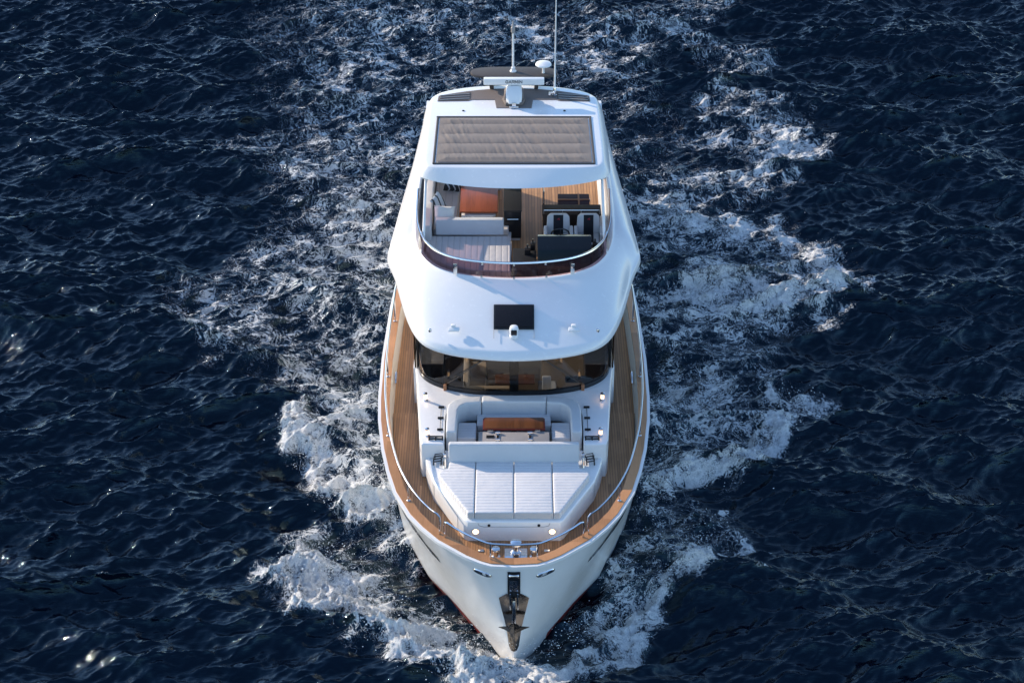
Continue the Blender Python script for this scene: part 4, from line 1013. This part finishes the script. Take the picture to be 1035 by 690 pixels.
me.update(calc_edges=True)
me.polygons.foreach_set('use_smooth', np.ones(nq, dtype=bool))
at = me.attributes.new('foam', 'FLOAT', 'POINT'); at.data.foreach_set('value', foam.reshape(-1).astype(np.float32))

def m_sea():
    k = NT('sea_water'); p = k.pos()
    at = k.n('ShaderNodeAttribute'); at.attribute_name = 'foam'; f = at.outputs['Fac']
    w1 = k.vmath('SCALE', k.vmath('SUBTRACT', k.noise(p, 0.9, 2, 0.5, 'Color'), (0.5, 0.5, 0.5)), sc=0.9)
    w2 = k.vmath('SCALE', k.vmath('SUBTRACT', k.noise(p, 4.0, 3, 0.55, 'Color'), (0.5, 0.5, 0.5)), sc=0.28)
    q = k.vmath('ADD', k.vmath('ADD', p, w1), w2)
    st = k.n('ShaderNodeMapping'); st.inputs['Scale'].default_value = (0.72, 1.0, 0.0); k.set(st.inputs[0], q)
    fb = k.noise(p, 1.5, 8, 0.62); fb2 = k.noise(st.outputs[0], 9.0, 8, 0.75)
    W = k.math('MULTIPLY', k.math('MULTIPLY_ADD', k.math('MULTIPLY', f, f), 0.125, 0.001), k.math('MULTIPLY', k.smooth(fb, 0.38, 0.68), 1.7))
    def ridge(sc, det, gain):
        n = k.noise(st.outputs[0], sc, det, 0.6)
        d = k.math('DIVIDE', k.math('MULTIPLY', k.math('ABSOLUTE', k.math('SUBTRACT', n, 0.5)), 2.0 / gain), k.math('MAXIMUM', W, 0.0005))
        return k.math('SUBTRACT', 1.0, k.smooth(d, 0.35, 1.0))
    lace = k.math('MAXIMUM', ridge(1.7, 4, 1.0), k.math('MAXIMUM', ridge(3.6, 4, 0.9), k.math('MULTIPLY', ridge(8.5, 4, 0.75), 0.9)))
    lace = k.math('MULTIPLY', lace, k.math('MULTIPLY_ADD', fb2, 0.9, 0.42, clamp=True))
    fine = k.noise(p, 30.0, 7, 0.72)
    dn = k.math('ADD', k.math('MULTIPLY_ADD', k.math('SUBTRACT', fine, 0.5), 1.1, f), k.math('ADD', k.math('MULTIPLY', k.math('SUBTRACT', fb2, 0.5), 1.1), k.math('MULTIPLY', k.math('SUBTRACT', fb, 0.5), 0.7)))
    solid = k.smooth(dn, 0.77, 1.02)
    mask = k.math('MULTIPLY', k.math('MAXIMUM', lace, solid), k.smooth(f, 0.02, 0.2))
    # water
    aer = k.math('MULTIPLY', k.smooth(f, 0.15, 1.0), k.smooth(fb, 0.3, 0.7))
    wc_ = k.mix(aer, (0.0008, 0.0028, 0.0085, 1), (0.008, 0.028, 0.048, 1))
    mp = k.n('ShaderNodeMapping'); mp.inputs['Scale'].default_value = (0.26, 1.0, 1.0); mp.inputs['Rotation'].default_value = (0, 0, 0.25); k.set(mp.inputs[0], p)
    r1 = k.noise(mp.outputs[0], 7.0, 4, 0.6); r2 = k.noise(mp.outputs[0], 22.0, 3, 0.6)
    n = k.bump(r1, 0.5, 0.045); n = k.bump(r2, 0.35, 0.010, n)
    water = k.bsdf(wc_, 0.025, 0, n, ior=1.333, spec=0.58); water.inputs['Specular Tint'].default_value = (0.46, 0.80, 1.0, 1)
    n2 = k.bump(fb2, 0.9, 0.06); n2 = k.bump(k.noise(p, 22, 6, 0.75), 1.0, 0.045, n2)
    fc = k.mix(k.smooth(k.math('ADD', k.math('MULTIPLY', fine, 0.6), k.math('MULTIPLY', k.noise(p, 7, 6, 0.65), 0.4)), 0.30, 0.56), (0.44, 0.51, 0.56, 1), (0.86, 0.87, 0.87, 1))
    foam_ = k.bsdf(fc, 0.75, 0, n2, spec=0.2)
    mx = k.n('ShaderNodeMixShader'); k.set(mx.inputs[0], mask); k.t.links.new(water.outputs[0], mx.inputs[1]); k.t.links.new(foam_.outputs[0], mx.inputs[2])
    return k.done(mx.outputs[0])
me.materials.append(m_sea())
SEA = bpy.data.objects.new('sea', me); COL.objects.link(SEA); SEA['kind'] = 'structure'

# spray thrown up along the breaking crests
verts = []; faces = []
rs = np.random.default_rng(5)
OCT = np.array([(1, 0, 0), (-1, 0, 0), (0, 1, 0), (0, -1, 0), (0, 0, 1), (0, 0, -1)], float)
OF = [(0, 2, 4), (2, 1, 4), (1, 3, 4), (3, 0, 4), (2, 0, 5), (1, 2, 5), (3, 1, 5), (0, 3, 5)]
for si, num in ((0, 1500), (4, 700), (34, 800), (29, 500), (3, 350), (32, 250), (24, 220), (22, 150)):
    I, rad, pts, ch = STROKES[si]; a = np.array(pts)
    for _ in range(num):
        j = rs.integers(0, len(a) - 1); t = rs.random(); p = a[j] * (1 - t) + a[j + 1] * t
        d = a[j + 1] - a[j]; nrm = np.array([d[1], -d[0]]) / np.hypot(*d)
        o = rs.normal(0, 0.42 * rad + 0.12); p = p + nrm * o
        h = 0.05 + ch * 0.9 + abs(rs.normal(0, 0.10 + ch * 0.35)); r_ = 0.005 + 0.012 * rs.random() ** 3
        b0 = len(verts); c = np.array([p[0], p[1], h])
        for v_ in OCT: verts.append(tuple(c + v_ * r_ * (0.7 + 0.6 * rs.random(3))))
        faces += [tuple(b0 + i for i in fa) for fa in OF]
ms = bpy.data.meshes.new('spray'); ms.from_pydata(verts, [], faces); ms.materials.append(m_plain('spray_white', (0.78, 0.80, 0.82), 0.5))
SPR = bpy.data.objects.new('spray', ms); COL.objects.link(SPR); SPR['kind'] = 'stuff'; SPR['label'] = 'white droplets of spray thrown off the bow wave crests'
